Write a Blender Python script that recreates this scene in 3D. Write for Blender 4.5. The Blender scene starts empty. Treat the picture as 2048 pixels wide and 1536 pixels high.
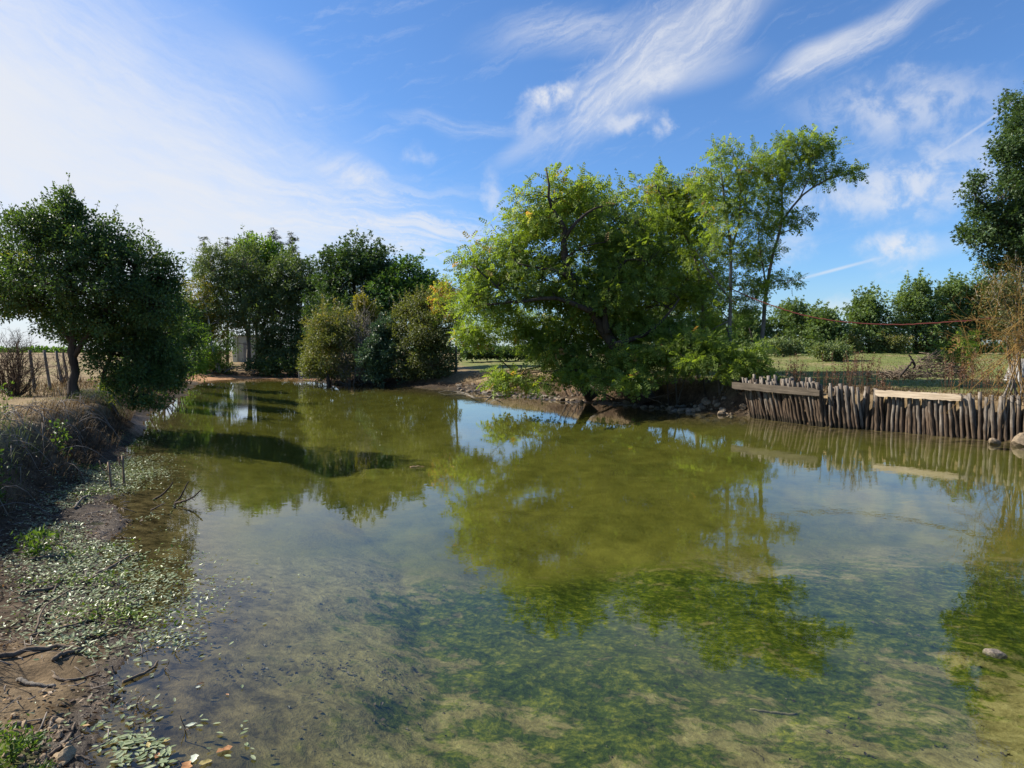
import bpy, math
import numpy as np
from mathutils import Vector

S = bpy.context.scene
C = S.collection
R = math.radians

# ------------------------------------------------------------------ camera
CAM_H, LENS, HORIZ = 2.4, 24.0, 700.0
F = LENS / 36.0 * 2048.0
PITCH = math.atan((768 - HORIZ) / F)
cd = bpy.data.cameras.new('camera')
cd.lens, cd.sensor_width, cd.clip_start, cd.clip_end = LENS, 36.0, 0.05, 6000
cam = bpy.data.objects.new('camera', cd)
C.objects.link(cam)
cam.location = (0, 0, CAM_H)
cam.rotation_euler = (math.pi / 2 - PITCH, 0, 0)
S.camera = cam

# ------------------------------------------------------------------ sun, sky, exposure
SUN_AZ, SUN_EL = -75.0, 37.0              # degrees, azimuth clockwise from +Y
sv = Vector((math.sin(R(SUN_AZ)) * math.cos(R(SUN_EL)), math.cos(R(SUN_AZ)) * math.cos(R(SUN_EL)), math.sin(R(SUN_EL))))
sd = bpy.data.lights.new('sun', 'SUN')
sd.energy, sd.angle, sd.color = 4.8, R(0.5), (1.0, 0.93, 0.82)
sun = bpy.data.objects.new('sun', sd)
C.objects.link(sun)
sun.rotation_euler = sv.to_track_quat('Z', 'Y').to_euler()
sun.location = (-60, 30, 60)
S.view_settings.view_transform = 'Standard'
S.view_settings.look = 'None'
S.view_settings.gamma = 1.0
S.view_settings.use_curve_mapping = False
EXPO = 1.0
S.view_settings.exposure = EXPO
SKY = 0.070


class NT:
    """small helper round a node tree"""
    def __init__(s, t):
        s.t = t
        t.nodes.clear()
    def n(s, typ, _in=None, **kw):
        nd = s.t.nodes.new(typ)
        for k, v in kw.items():
            setattr(nd, k, v)
        for k, v in (_in or {}).items():
            if isinstance(v, bpy.types.NodeSocket):
                s.t.links.new(v, nd.inputs[k])
            else:
                nd.inputs[k].default_value = v
        return nd
    def m(s, op, a, b=0.0, c=0.0, clamp=False):
        nd = s.n('ShaderNodeMath', {0: a, 1: b, 2: c}, operation=op, use_clamp=clamp)
        return nd.outputs[0]
    def vm(s, op, a, b):
        return s.n('ShaderNodeVectorMath', {0: a, 1: b}, operation=op).outputs[0]
    def ramp(s, f, stops, interp='LINEAR'):
        nd = s.n('ShaderNodeValToRGB', {0: f})
        cr = nd.color_ramp
        cr.interpolation = interp
        while len(cr.elements) < len(stops):
            cr.elements.new(0.5)
        for e, (p, c) in zip(cr.elements, stops):
            e.position = p
            e.color = (*c, 1) if len(c) == 3 else c
        return nd.outputs[0]
    def mix(s, f, a, b, mode='MIX'):
        nd = s.n('ShaderNodeMix', data_type='RGBA', blend_type=mode)
        for k, v in ((0, f), (6, a), (7, b)):
            if isinstance(v, bpy.types.NodeSocket):
                s.t.links.new(v, nd.inputs[k])
            elif k == 0:
                nd.inputs[k].default_value = v
            else:
                nd.inputs[k].default_value = (*v, 1)
        return nd.outputs[2]
    def mr(s, v, a, b, c=0.0, d=1.0, smooth=True):
        return s.n('ShaderNodeMapRange', {0: v, 1: a, 2: b, 3: c, 4: d}, interpolation_type='SMOOTHSTEP' if smooth else 'LINEAR').outputs[0]
    def noise(s, vec, scale, detail=4.0, rough=0.55, dist=0.0):
        return s.n('ShaderNodeTexNoise', {'Vector': vec, 'Scale': scale, 'Detail': detail, 'Roughness': rough, 'Distortion': dist})
    def map(s, vec, loc=(0, 0, 0), rot=(0, 0, 0), scale=(1, 1, 1), typ='TEXTURE'):
        return s.n('ShaderNodeMapping', {'Vector': vec, 'Location': loc, 'Rotation': rot, 'Scale': scale}, vector_type=typ).outputs[0]


def azel(px, py):
    a = math.atan((px - 1024) / F)
    return math.degrees(a), math.degrees(math.atan((HORIZ - py) / F * math.cos(a)))


W = bpy.data.worlds.new('World')
S.world = W
W.use_nodes = True
w = NT(W.node_tree)
sky = w.n('ShaderNodeTexSky', sky_type='NISHITA', sun_disc=False, sun_elevation=R(SUN_EL), sun_rotation=R(SUN_AZ),
          altitude=50.0, air_density=1.0, dust_density=0.6, ozone_density=2.2)
gen = w.n('ShaderNodeTexCoord').outputs['Generated']
sep = w.n('ShaderNodeSeparateXYZ', {0: gen}).outputs
az = w.m('MULTIPLY', w.m('ARCTAN2', sep[0], sep[1]), 57.2958)
el = w.m('MULTIPLY', w.m('ARCSINE', sep[2]), 57.2958)
V = w.n('ShaderNodeCombineXYZ', {0: az, 1: el}).outputs[0]
warp = w.noise(V, 0.16, 2, 0.5).outputs['Color']
Vw = w.vm('ADD', V, w.vm('MULTIPLY', w.vm('SUBTRACT', warp, (0.5, 0.5, 0.5)), (3.2, 3.2, 0)))
warp2 = w.noise(V, 0.45, 5, 0.65).outputs['Color']
Vp = w.vm('ADD', V, w.vm('MULTIPLY', w.vm('SUBTRACT', warp2, (0.5, 0.5, 0.5)), (3.4, 2.4, 0)))
puff = w.mr(w.noise(V, 0.42, 7, 0.62, 0.3).outputs[0], 0.36, 0.62)


def streak(rot, lo, hi, sx=9.0, sy=1.0, off=0.0, vec=None):
    fine = w.noise(w.map(Vp, (off, 3, 0), (0, 0, R(rot)), (sx * .35, sy * .3, 1)), .62, 4, .6).outputs[0]
    v = w.map(vec or Vw, (off, off, 0), (0, 0, R(rot)), (sx, sy * .8, 1))
    return w.mr(w.m('ADD', w.noise(v, 0.62, 8, 0.68, 0.0).outputs[0], w.m('MULTIPLY', w.m('SUBTRACT', fine, .5), .45)), lo, hi)


ST = {0: streak(-8, 0.36, 0.72), 1: streak(32, 0.28, 0.78, 8), 2: streak(-24, 0.2, 0.75, 7, 1.5), 3: streak(20, 0.24, 0.74, 9, .9, 3.1),
      4: streak(40, 0.42, 0.7, 3, 0.8, 7.7), 5: 0.0, 9: streak(18, 0.52, 0.8, 8, 1.2, 11.0)}
PXD = 0.0405
BLOBS = [  # px, py, rx, ry, turn, strength, texture (s soft, p puffy, number = streaks)
    (-250, 330, 960, 460, -24, 0.72, 's'), (60, 420, 700, 340, -30, 0.70, 2), (330, 330, 330, 150, -28, .35, 's'), (150, 120, 620, 190, -24, 0.55, 2),
    (-40, 235, 190, 130, -30, 0.75, 's'), (250, 470, 430, 150, -14, 0.62, 0), (600, 430, 380, 110, -12, 0.8, 0), (480, 460, 340, 100, -8, .4, 's'),
    (840, 440, 260, 80, -8, 0.62, 0), (700, 345, 120, 36, -28, 0.55, 1), (720, 360, 60, 22, 15, 0.5, 'p'),
    (330, 450, 60, 40, 0, 0.5, 'p'), (560, 150, 110, 45, -20, 0.22, 's'), (990, 400, 26, 60, 8, 0.5, 'p'), (800, 490, 210, 60, -6, 0.5, 0),
    (1390, 60, 330, 62, 33, 0.80, 1), (1400, 70, 280, 60, 33, .28, 's'), (1250, 160, 160, 50, 40, .16, 's'), (1250, 150, 250, 70, 38, 0.6, 4), (1140, 80, 190, 42, 6, 0.55, 3), (1180, 200, 90, 30, 50, 0.5, 1),
    (1300, 170, 70, 36, 20, 0.7, 'p'), (1390, 160, 120, 30, 10, 0.3, 's'), (1100, 205, 62, 26, 8, 0.95, 'p'), (1070, 255, 50, 32, 0, 0.4, 'p'),
    (1250, 250, 58, 26, 5, 0.65, 'p'), (1320, 262, 22, 24, -40, 0.55, 'p'), (930, 255, 160, 22, -6, 0.4, 0), (1050, 300, 90, 22, 30, 0.28, 's'),
    (840, 318, 40, 22, -10, 0.35, 'p'),
    (1700, 96, 190, 30, 19, 0.80, 3), (1640, 112, 100, 24, 14, 0.45, 's'), (1650, 140, 110, 15, 13, 0.45, 3),
    (1560, 158, 50, 12, 5, 0.3, 'p'), (1790, 152, 34, 20, 0, 0.3, 'p'),
    (1790, 222, 190, 62, -6, 0.52, 'p'), (1900, 330, 150, 75, 0, 0.42, 'p'), (1790, 385, 140, 62, -6, 0.62, 'p'), (1650, 410, 130, 40, 5, 0.42, 'p'),
    (1785, 497, 62, 34, -6, 0.85, 'p'), (1770, 538, 60, 20, -6, 0.45, 'p'), (1580, 500, 48, 40, 0, 0.4, 'p'), (1690, 615, 46, 24, 0, 0.5, 'p'),
    (1890, 490, 110, 22, 12, 0.2, 's'), (1665, 541, 80, 3.6, 13.5, 0.55, 's'), (1950, 256, 85, 3.0, 31, 0.32, 's'),
    (300, 700, 900, 95, 0, 0.55, 's'), (1700, 680, 700, 110, 0, 0.22, 's'),
]
tot = None
for px, py, rx, ry, rot, st, tx in BLOBS:
    a, e = azel(px, py)
    v = {'s': V, 'p': Vp}.get(tx, Vw)
    q = w.map(v, (a, e, 0), (0, 0, R(rot)), (rx * PXD, ry * PXD, 1))
    ln = w.n('ShaderNodeVectorMath', {0: q}, operation='LENGTH').outputs['Value']
    b = w.mr(ln, 1.25 if tx == 'p' else 1.35, 0.15 if tx == 'p' else 0.0, 0, st)
    if tx == 'p':
        b = w.m('MULTIPLY', b, w.m('MULTIPLY_ADD', puff, 0.85, 0.15))
    elif tx != 's':
        b = w.m('MULTIPLY', b, w.m('MULTIPLY_ADD', ST[tx], 0.85, 0.12))
    inv = w.m('SUBTRACT', 1.0, b)
    tot = inv if tot is None else w.m('MULTIPLY', tot, inv)
# thin cirrus that goes on all round, also where the camera does not look
tot = w.m('MULTIPLY', tot, w.m('MULTIPLY_ADD', ST[9], -0.16, 1.0))
# whitish aureole round the sun
dt = w.n('ShaderNodeVectorMath', {0: gen, 1: tuple(sv)}, operation='DOT_PRODUCT').outputs['Value']
tot = w.m('MULTIPLY', tot, w.m('SUBTRACT', 1.0, w.mr(dt, 0.72, 1.0, 0, 0.8)))
mask = w.m('SUBTRACT', 1.0, tot, clamp=True)
skyc = w.mix(1.0, sky.outputs[0], (0.64, 0.93, 1.27), 'MULTIPLY')
cw = 0.86 / SKY / 2 ** EXPO
cloud = w.mix(w.m('MULTIPLY', mask, 1.0), skyc, (cw * 0.96, cw * 0.985, cw * 1.04))
bg = w.n('ShaderNodeBackground', {'Color': cloud, 'Strength': SKY})
wo = w.n('ShaderNodeOutputWorld', {'Surface': bg.outputs[0]})

S.cycles.use_denoising = True
S.cycles.max_bounces = 8
S.cycles.transparent_max_bounces = 16
S.cycles.caustics_reflective = False
S.cycles.caustics_refractive = False

# ------------------------------------------------------------------ numbers
rng = np.random.default_rng(7)


def hash2(ix, iy, seed):
    h = (ix.astype(np.int64) * 374761393 + iy.astype(np.int64) * 668265263 + seed * 1442695041) & 0xffffffff
    h = ((h ^ (h >> 13)) * 1274126177) & 0xffffffff
    return ((h ^ (h >> 16)) & 0xffffff) / float(0xffffff)


def vnoise(x, y, seed=0):
    ix, iy = np.floor(x), np.floor(y)
    fx, fy = x - ix, y - iy
    fx, fy = fx * fx * (3 - 2 * fx), fy * fy * (3 - 2 * fy)
    a, b, c, d = hash2(ix, iy, seed), hash2(ix + 1, iy, seed), hash2(ix, iy + 1, seed), hash2(ix + 1, iy + 1, seed)
    return (a * (1 - fx) + b * fx) * (1 - fy) + (c * (1 - fx) + d * fx) * fy - 0.5


def fbm(x, y, sc, oct=4, seed=0, gain=0.5):
    t, a = 0.0, 1.0
    for k in range(oct):
        t = t + a * vnoise(x * sc + 17.3 * k, y * sc - 9.1 * k, seed + k)
        sc, a = sc * 2.03, a * gain
    return t


def sm(x):
    x = np.clip(x, 0, 1)
    return x * x * (3 - 2 * x)


CP, SP = math.cos(PITCH), math.sin(PITCH)


def PT(px, py, Y):
    """the point at distance Y (metres along +Y) that lies behind a pixel of the photograph"""
    x, y = (px - 1024) / F, -(py - 768) / F
    dy, dz = CP + y * SP, -SP + y * CP
    t = Y / dy
    return np.array([x * t, Y, CAM_H + dz * t])


def WP(px, py, z=0.0):
    """the point at height z behind a pixel"""
    x, y = (px - 1024) / F, -(py - 768) / F
    dy, dz = CP + y * SP, -SP + y * CP
    t = (z - CAM_H) / dz
    return np.array([x * t, dy * t, z])


# ------------------------------------------------------------------ the pond's shore: X, Y, width of mud, width of slope, plateau height
SH = np.array([
    (0, 1.5, .1, 1.2, .7), (-1.6, 2.0, .2, 1.5, .6), (-2.25, 3.0, .5, 1.6, .55), (-2.55, 4.0, .8, 2.0, .6), (-2.9, 4.9, 1.0, 1.8, .8),
    (-3.15, 5.7, 1.5, 1.2, 1.0), (-3.8, 6.7, 1.8, .95, 1.12), (-4.75, 8.3, 1.7, .85, 1.18), (-6.1, 10.6, 1.15, .85, 1.2), (-7.5, 13.2, .55, .9, 1.15),
    (-10, 18, .15, 1.1, 1.0), (-11.6, 21.2, .25, 1.3, .95), (-13.5, 25, .25, 1.4, .85), (-20.6, 45, .6, 2, .7), (-25, 54, 1, 3, .6), (-22, 56.5, 2.8, 5, .6),
    (-17.5, 56.6, 2.8, 5, .6), (-15.0, 52, 1.2, 3, .7), (-13.2, 48.5, .3, 1.5, .8), (-7.5, 45.3, .3, 1.5, .9), (-4.6, 42.5, .5, 2.6, 1.0),
    (-0.9, 36.4, 1.0, 3.2, 1.2), (2.5, 31.6, 1.1, 2.0, 1.2), (5.8, 28.0, .9, 1.6, 1.1), (8.2, 24.9, .4, .8, 1.1), (8.70, 24.33, .02, .12, 1.08), (9.92, 21.58, .02, .12, 1.08),
    (11.0, 20.79, .02, .12, 1.08), (11.82, 19.92, .02, .12, 1.08), (12.53, 18.9, .02, .12, 1.08), (13.12, 18.1, .02, .12, 1.08), (14.7, 16.72, .02, .12, 1.08),
    (16, 14, .3, 1, 1), (16, 9, .3, 1, .9), (13, 4.5, .3, 1, .8), (8, 2.4, .2, 1.2, .7), (4, 1.7, .1, 1.2, .7)])


def shore(x, y):
    """signed distance to the waterline (positive on land) and the shore's interpolated numbers"""
    best = np.full(x.shape, 1e9)
    par = np.zeros(x.shape + (3,))
    inside = np.zeros(x.shape, bool)
    n = len(SH)
    for i in range(n):
        a, b = SH[i], SH[(i + 1) % n]
        ex, ey = b[0] - a[0], b[1] - a[1]
        t = np.clip(((x - a[0]) * ex + (y - a[1]) * ey) / (ex * ex + ey * ey), 0, 1)
        d = np.hypot(x - a[0] - t * ex, y - a[1] - t * ey)
        m = d < best
        best = np.where(m, d, best)
        par = np.where(m[..., None], a[2:] + t[..., None] * (b[2:] - a[2:]), par)
        cr = ((a[1] > y) != (b[1] > y)) & (x < (b[0] - a[0]) * (y - a[1]) / (b[1] - a[1] + 1e-12) + a[0])
        inside ^= cr
    sd_ = np.where(inside, -best, best)
    soft = sm((par[..., 1] - .12) / .5) * sm((np.hypot(x, y) - 2.5) / 2)
    sd_ = sd_ + soft * (0.55 * fbm(x, y, .33, 2, 201) + .30 * fbm(x, y, 1.3, 3, 205))
    return sd_, par


def terrain(x, y, full=False):
    x, y = np.asarray(x, float), np.asarray(y, float)
    s, p = shore(x, y)
    mud, wd, pl = p[..., 0], p[..., 1], p[..., 2]
    wall = wd < 0.3
    rough = np.where(wall, 0.05, 1.0)
    sj = s + rough * (0.22 * fbm(x, y, 0.8, 3, 3) + 0.10 * fbm(x, y, 3.0, 2, 5)) * np.clip(np.abs(s) * 2, 0, 1)
    wet = np.clip(sj / np.maximum(mud, .02), 0, 1)
    k = sm((sj - mud) / wd)
    steep = np.exp(-((k - 0.5) / 0.35) ** 2) * (wd > .5)
    z = 0.012 + 0.085 * wet ** 1.5 * (mud > .1) + (pl - 0.1) * k + .05 * fbm(x, y, 1.7, 4, 91, .6) * (mud > .3) * (1 - wet ** 2) * sm(s / .3)
    z = z + 0.9 * sm((s - 3) / 32)
    z = z + rough * sm((sj - .1) / 0.8) * (0.05 * fbm(x, y, 0.9, 3, 11) + 0.035 * fbm(x, y, 4.0, 3, 13)) + steep * (0.30 * fbm(x, y, 2.2, 4, 21, .6)) * sm((sj - mud) / .3)
    z = z + 0.012 * fbm(x, y, 9.0, 2, 31) * sm(sj / .4)
    z = np.where(s > 0, np.maximum(z, np.where(s > mud * .9, 0.006 + 0.02 * np.clip(s, 0, 1), -.03)), 0)
    dist = np.hypot(x, y)
    z = z + np.where(dist > 120, 1.2 * fbm(x, y, 0.006, 3, 77) * sm((dist - 120) / 300) - 0.2, 0)
    ss = -s
    far = sm((y - 7.6 + 0.5 * fbm(x, y, .5, 2, 41)) / 2.5)
    slope = np.where(wall, 0.13, 0.10 + 0.12 * sm((x + 3.0 + .3 * (y - 6)) / 4))
    dep = np.minimum(0.006 + slope * ss, 0.36 + 0.14 * sm((y - 2.5) / 6) + 0.12 * far)
    dep = dep * (1 + 0.22 * fbm(x, y, 0.9, 3, 51)) + 0.03 * fbm(x, y, 2.6, 3, 55) * sm(ss / .8)
    z = np.where(s > 0, z, -np.maximum(dep, 0.004 + 0.01 * np.clip(ss, 0, 1)))
    if full:
        return z, s, p, k
    return z


def gz(x, y):
    return float(terrain(np.array([x]), np.array([y]))[0])


# ------------------------------------------------------------------ mesh helpers
def raw_mesh(name, v, polys, mat=None, smooth=False, attrs=None):
    """polys: list of (F,k) index arrays"""
    me = bpy.data.meshes.new(name)
    v = np.ascontiguousarray(v, np.float32)
    me.vertices.add(len(v))
    me.vertices.foreach_set('co', v.ravel())
    polys = [np.asarray(p, np.int32) for p in polys if len(p)]
    idx = np.concatenate([p.ravel() for p in polys])
    cnt = np.concatenate([np.full(len(p), p.shape[1], np.int32) for p in polys])
    me.loops.add(len(idx))
    me.loops.foreach_set('vertex_index', idx)
    me.polygons.add(len(cnt))
    st = np.concatenate([[0], np.cumsum(cnt)[:-1]]).astype(np.int32)
    me.polygons.foreach_set('loop_start', st)
    me.polygons.foreach_set('loop_total', cnt)
    me.polygons.foreach_set('use_smooth', np.full(len(cnt), bool(smooth)))
    for an, (dom, arr) in (attrs or {}).items():
        at = me.attributes.new(an, 'FLOAT', dom)
        at.data.foreach_set('value', np.ascontiguousarray(arr, np.float32))
    me.update(calc_edges=True)
    if mat:
        me.materials.append(mat)
    return me


def link(name, me, parent=None, loc=(0, 0, 0)):
    o = bpy.data.objects.new(name, me)
    if name in ('twigs', 'seed_heads', 'branches', 'stem'):
        o['kind'] = 'stuff'
    C.objects.link(o)
    o.location = loc
    if parent:
        o.parent = parent
    return o


def tag(o, label=None, cat=None, group=None, kind=None):
    for k, v in (('label', label), ('category', cat), ('group', group), ('kind', kind)):
        if v:
            o[k] = v
    return o


def empty(name, loc, label, cat, group=None):
    o = bpy.data.objects.new(name, None)
    C.objects.link(o)
    o.location = tuple(loc)
    return tag(o, label, cat, group)


def nrm(v):
    return v / np.maximum(np.linalg.norm(v, axis=-1, keepdims=True), 1e-9)


class TB:
    """collects tapered tubes"""
    def __init__(s):
        s.v, s.q, s.n3, s.n = [], [], [], 0
    def many(s, P, Rd, sides=5, lump=0.0):
        P, Rd = np.asarray(P, float), np.asarray(Rd, float)
        M, n, _ = P.shape
        t = nrm(np.gradient(P, axis=1))
        d = nrm(P[:, -1] - P[:, 0])
        ref = np.where(np.abs(d[:, 2:3]) > 0.8, np.array([[1.0, 0.13, 0]]), np.array([[0.05, 0.1, 1.0]]))[:, None, :]
        u = nrm(np.cross(np.broadcast_to(ref, t.shape), t))
        vv = np.cross(t, u)
        a = np.arange(sides) * 2 * np.pi / sides
        r = Rd[:, :, None]
        if lump:
            r = r * (1 + lump * (rng.random((M, n, sides)) - .5))
        V_ = P[:, :, None, :] + (r * np.cos(a))[..., None] * u[:, :, None, :] + (r * np.sin(a))[..., None] * vv[:, :, None, :]
        s.v.append(V_.reshape(-1, 3))
        b = s.n + (np.arange(M) * n * sides)[:, None, None] + (np.arange(n - 1) * sides)[None, :, None]
        i = np.arange(sides)[None, None, :]
        j = (np.arange(sides) + 1)[None, None, :] % sides
        s.q.append(np.stack([b + i, b + j, b + sides + j, b + sides + i], -1).reshape(-1, 4))
        e = s.n + np.arange(M) * n * sides
        for k in range(1, sides - 1):
            s.n3.append(np.stack([e, e + k + 1, e + k], -1))
            f = e + (n - 1) * sides
            s.n3.append(np.stack([f, f + k, f + k + 1], -1))
        s.n += M * n * sides
    def add(s, P, r0, r1=None, sides=6, lump=0.0):
        P = np.asarray(P, float)
        rr = np.asarray(r0, float) if np.ndim(r0) else np.linspace(r0, r0 if r1 is None else r1, len(P))
        s.many(P[None], rr[None], sides, lump)
    def mesh(s, name, mat, base=(0, 0, 0), smooth=True):
        return raw_mesh(name, np.concatenate(s.v) - np.asarray(base), [np.concatenate(s.q), np.concatenate(s.n3)], mat, smooth)


def spline(pts, n):
    """smooth resampling of a few points"""
    pts = np.asarray(pts, float)
    m = len(pts)
    if m < 3:
        t = np.linspace(0, 1, n)[:, None]
        return pts[0] * (1 - t) + pts[-1] * t
    ext = np.vstack([2 * pts[0] - pts[1], pts, 2 * pts[-1] - pts[-2]])
    out = []
    for u in np.linspace(0, m - 1 - 1e-6, n):
        i = int(u)
        t = u - i
        p0, p1, p2, p3 = ext[i:i + 4]
        out.append(0.5 * (2 * p1 + (p2 - p0) * t + (2 * p0 - 5 * p1 + 4 * p2 - p3) * t * t + (3 * p1 - p0 - 3 * p2 + p3) * t ** 3))
    return np.array(out)


# leaf shapes: x along the leaf, y across, z up; unit length
def diamond(o, ax, L, Wd, up=0.12):
    ax = np.array(ax, float)
    sd_ = np.array([-ax[1], ax[0], 0])
    o = np.array(o, float)
    return [o, o + ax * L * .45 + sd_ * Wd / 2 + (0, 0, up * Wd), o + ax * L, o + ax * L * .45 - sd_ * Wd / 2 + (0, 0, up * Wd)]


def pinnate(n=4, fat=0.17):
    v = []
    for i in range(n):
        x = 0.12 + 0.78 * i / (n - 1)
        dz = -0.22 * x * x
        for sgn in (-1, 1):
            a = 0.95 - 0.25 * i / n
            v += diamond((x, 0, dz), (math.cos(a), sgn * math.sin(a), 0), 0.36 * (1 - 0.25 * abs(i / (n - 1) - .4)), fat)
    v += diamond((0.95, 0, -0.22), (1, 0, -.2), 0.3, fat)
    return np.array(v)


LEAF = {'broad': np.array(diamond((0, 0, 0), (1, 0, 0), 1, 0.62, .3)),
        'small': np.array(diamond((0, 0, 0), (1, 0, 0), 1, 0.5, .2)),
        'pinnate': pinnate(), 'pinnate_far': pinnate(3, 0.2),
        'lobed': np.array(diamond((0, 0, 0), (1, 0, 0), 1, 0.36, .3) + diamond((.3, 0, 0), (.55, .83, .1), .5, .3, .1) + diamond((.3, 0, 0), (.55, -.83, .1), .5, .3, .1)),
        'needle': np.array(diamond((0, 0, 0), (1, 0, 0), 1, 0.16, .1) + diamond((.1, 0, 0), (.7, .7, 0), .55, .12, .1) + diamond((.1, 0, 0), (.7, -.7, 0), .55, .12, .1))}


def leaf_field(P, A, N, size, tmpl):
    """places the leaf shape at every point: axis A, normal N"""
    A = nrm(A)
    B = nrm(np.cross(N, A))
    N = np.cross(A, B)
    T = LEAF[tmpl]
    Vv = P[:, None, :] + size[:, None, None] * (T[None, :, 0:1] * A[:, None, :] + T[None, :, 1:2] * B[:, None, :] + T[None, :, 2:3] * N[:, None, :])
    k = len(T)
    q = np.arange(len(P) * k).reshape(-1, 4)
    return Vv.reshape(-1, 3), q, k // 4


# ------------------------------------------------------------------ materials
def new_mat(name):
    m = bpy.data.materials.new(name)
    m.use_nodes = True
    t = NT(m.node_tree)
    t.out = t.n('ShaderNodeOutputMaterial')
    return m, t


def leaf_mat(name, cols, trans=0.38, tcol=(1.5, 1.5, 0.5), rough=0.5, spec=0.35, gain=1.0):
    m, t = new_mat(name)
    at = t.n('ShaderNodeAttribute', attribute_name='tint').outputs['Fac']
    c = t.ramp(at, [(p, tuple(gain * q for q in k)) for p, k in cols])
    pr = t.n('ShaderNodeBsdfPrincipled', {'Base Color': c, 'Roughness': rough, 'Specular IOR Level': spec})
    tl = t.n('ShaderNodeBsdfTranslucent', {'Color': t.mix(1.0, c, tcol, 'MULTIPLY')})
    mx = t.n('ShaderNodeMixShader', {0: trans, 1: pr.outputs[0], 2: tl.outputs[0]})
    t.t.links.new(mx.outputs[0], t.out.inputs[0])
    return m


def bark_mat(name, c1, c2, scale=9.0, bump=0.5, rough=0.9, grain=(1, 1, .16)):
    m, t = new_mat(name)
    co = t.n('ShaderNodeTexCoord').outputs['Object']
    v = t.map(co, scale=grain, typ='POINT')
    nz = t.noise(v, scale, 5, 0.65)
    big = t.noise(co, 1.3, 3).outputs[0]
    f = t.m('ADD', t.m('MULTIPLY', nz.outputs[0], 0.8), t.m('MULTIPLY', big, 0.35))
    c = t.ramp(f, [(0.38, c1), (0.72, c2)])
    bp = t.n('ShaderNodeBump', {'Strength': bump, 'Distance': 0.03, 'Height': nz.outputs[0]})
    pr = t.n('ShaderNodeBsdfPrincipled', {'Base Color': c, 'Roughness': rough, 'Specular IOR Level': 0.2, 'Normal': bp.outputs[0]})
    t.t.links.new(pr.outputs[0], t.out.inputs[0])
    return m


def plain_mat(name, c1, c2, scale=6.0, rough=0.8, bump=0.3, dist=0.01, detail=5):
    m, t = new_mat(name)
    co = t.n('ShaderNodeTexCoord').outputs['Object']
    nz = t.noise(co, scale, detail, 0.6)
    c = t.ramp(nz.outputs[0], [(0.3, c1), (0.7, c2)])
    bp = t.n('ShaderNodeBump', {'Strength': bump, 'Distance': dist, 'Height': nz.outputs[0]})
    pr = t.n('ShaderNodeBsdfPrincipled', {'Base Color': c, 'Roughness': rough, 'Specular IOR Level': 0.25, 'Normal': bp.outputs[0]})
    t.t.links.new(pr.outputs[0], t.out.inputs[0])
    return m


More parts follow.
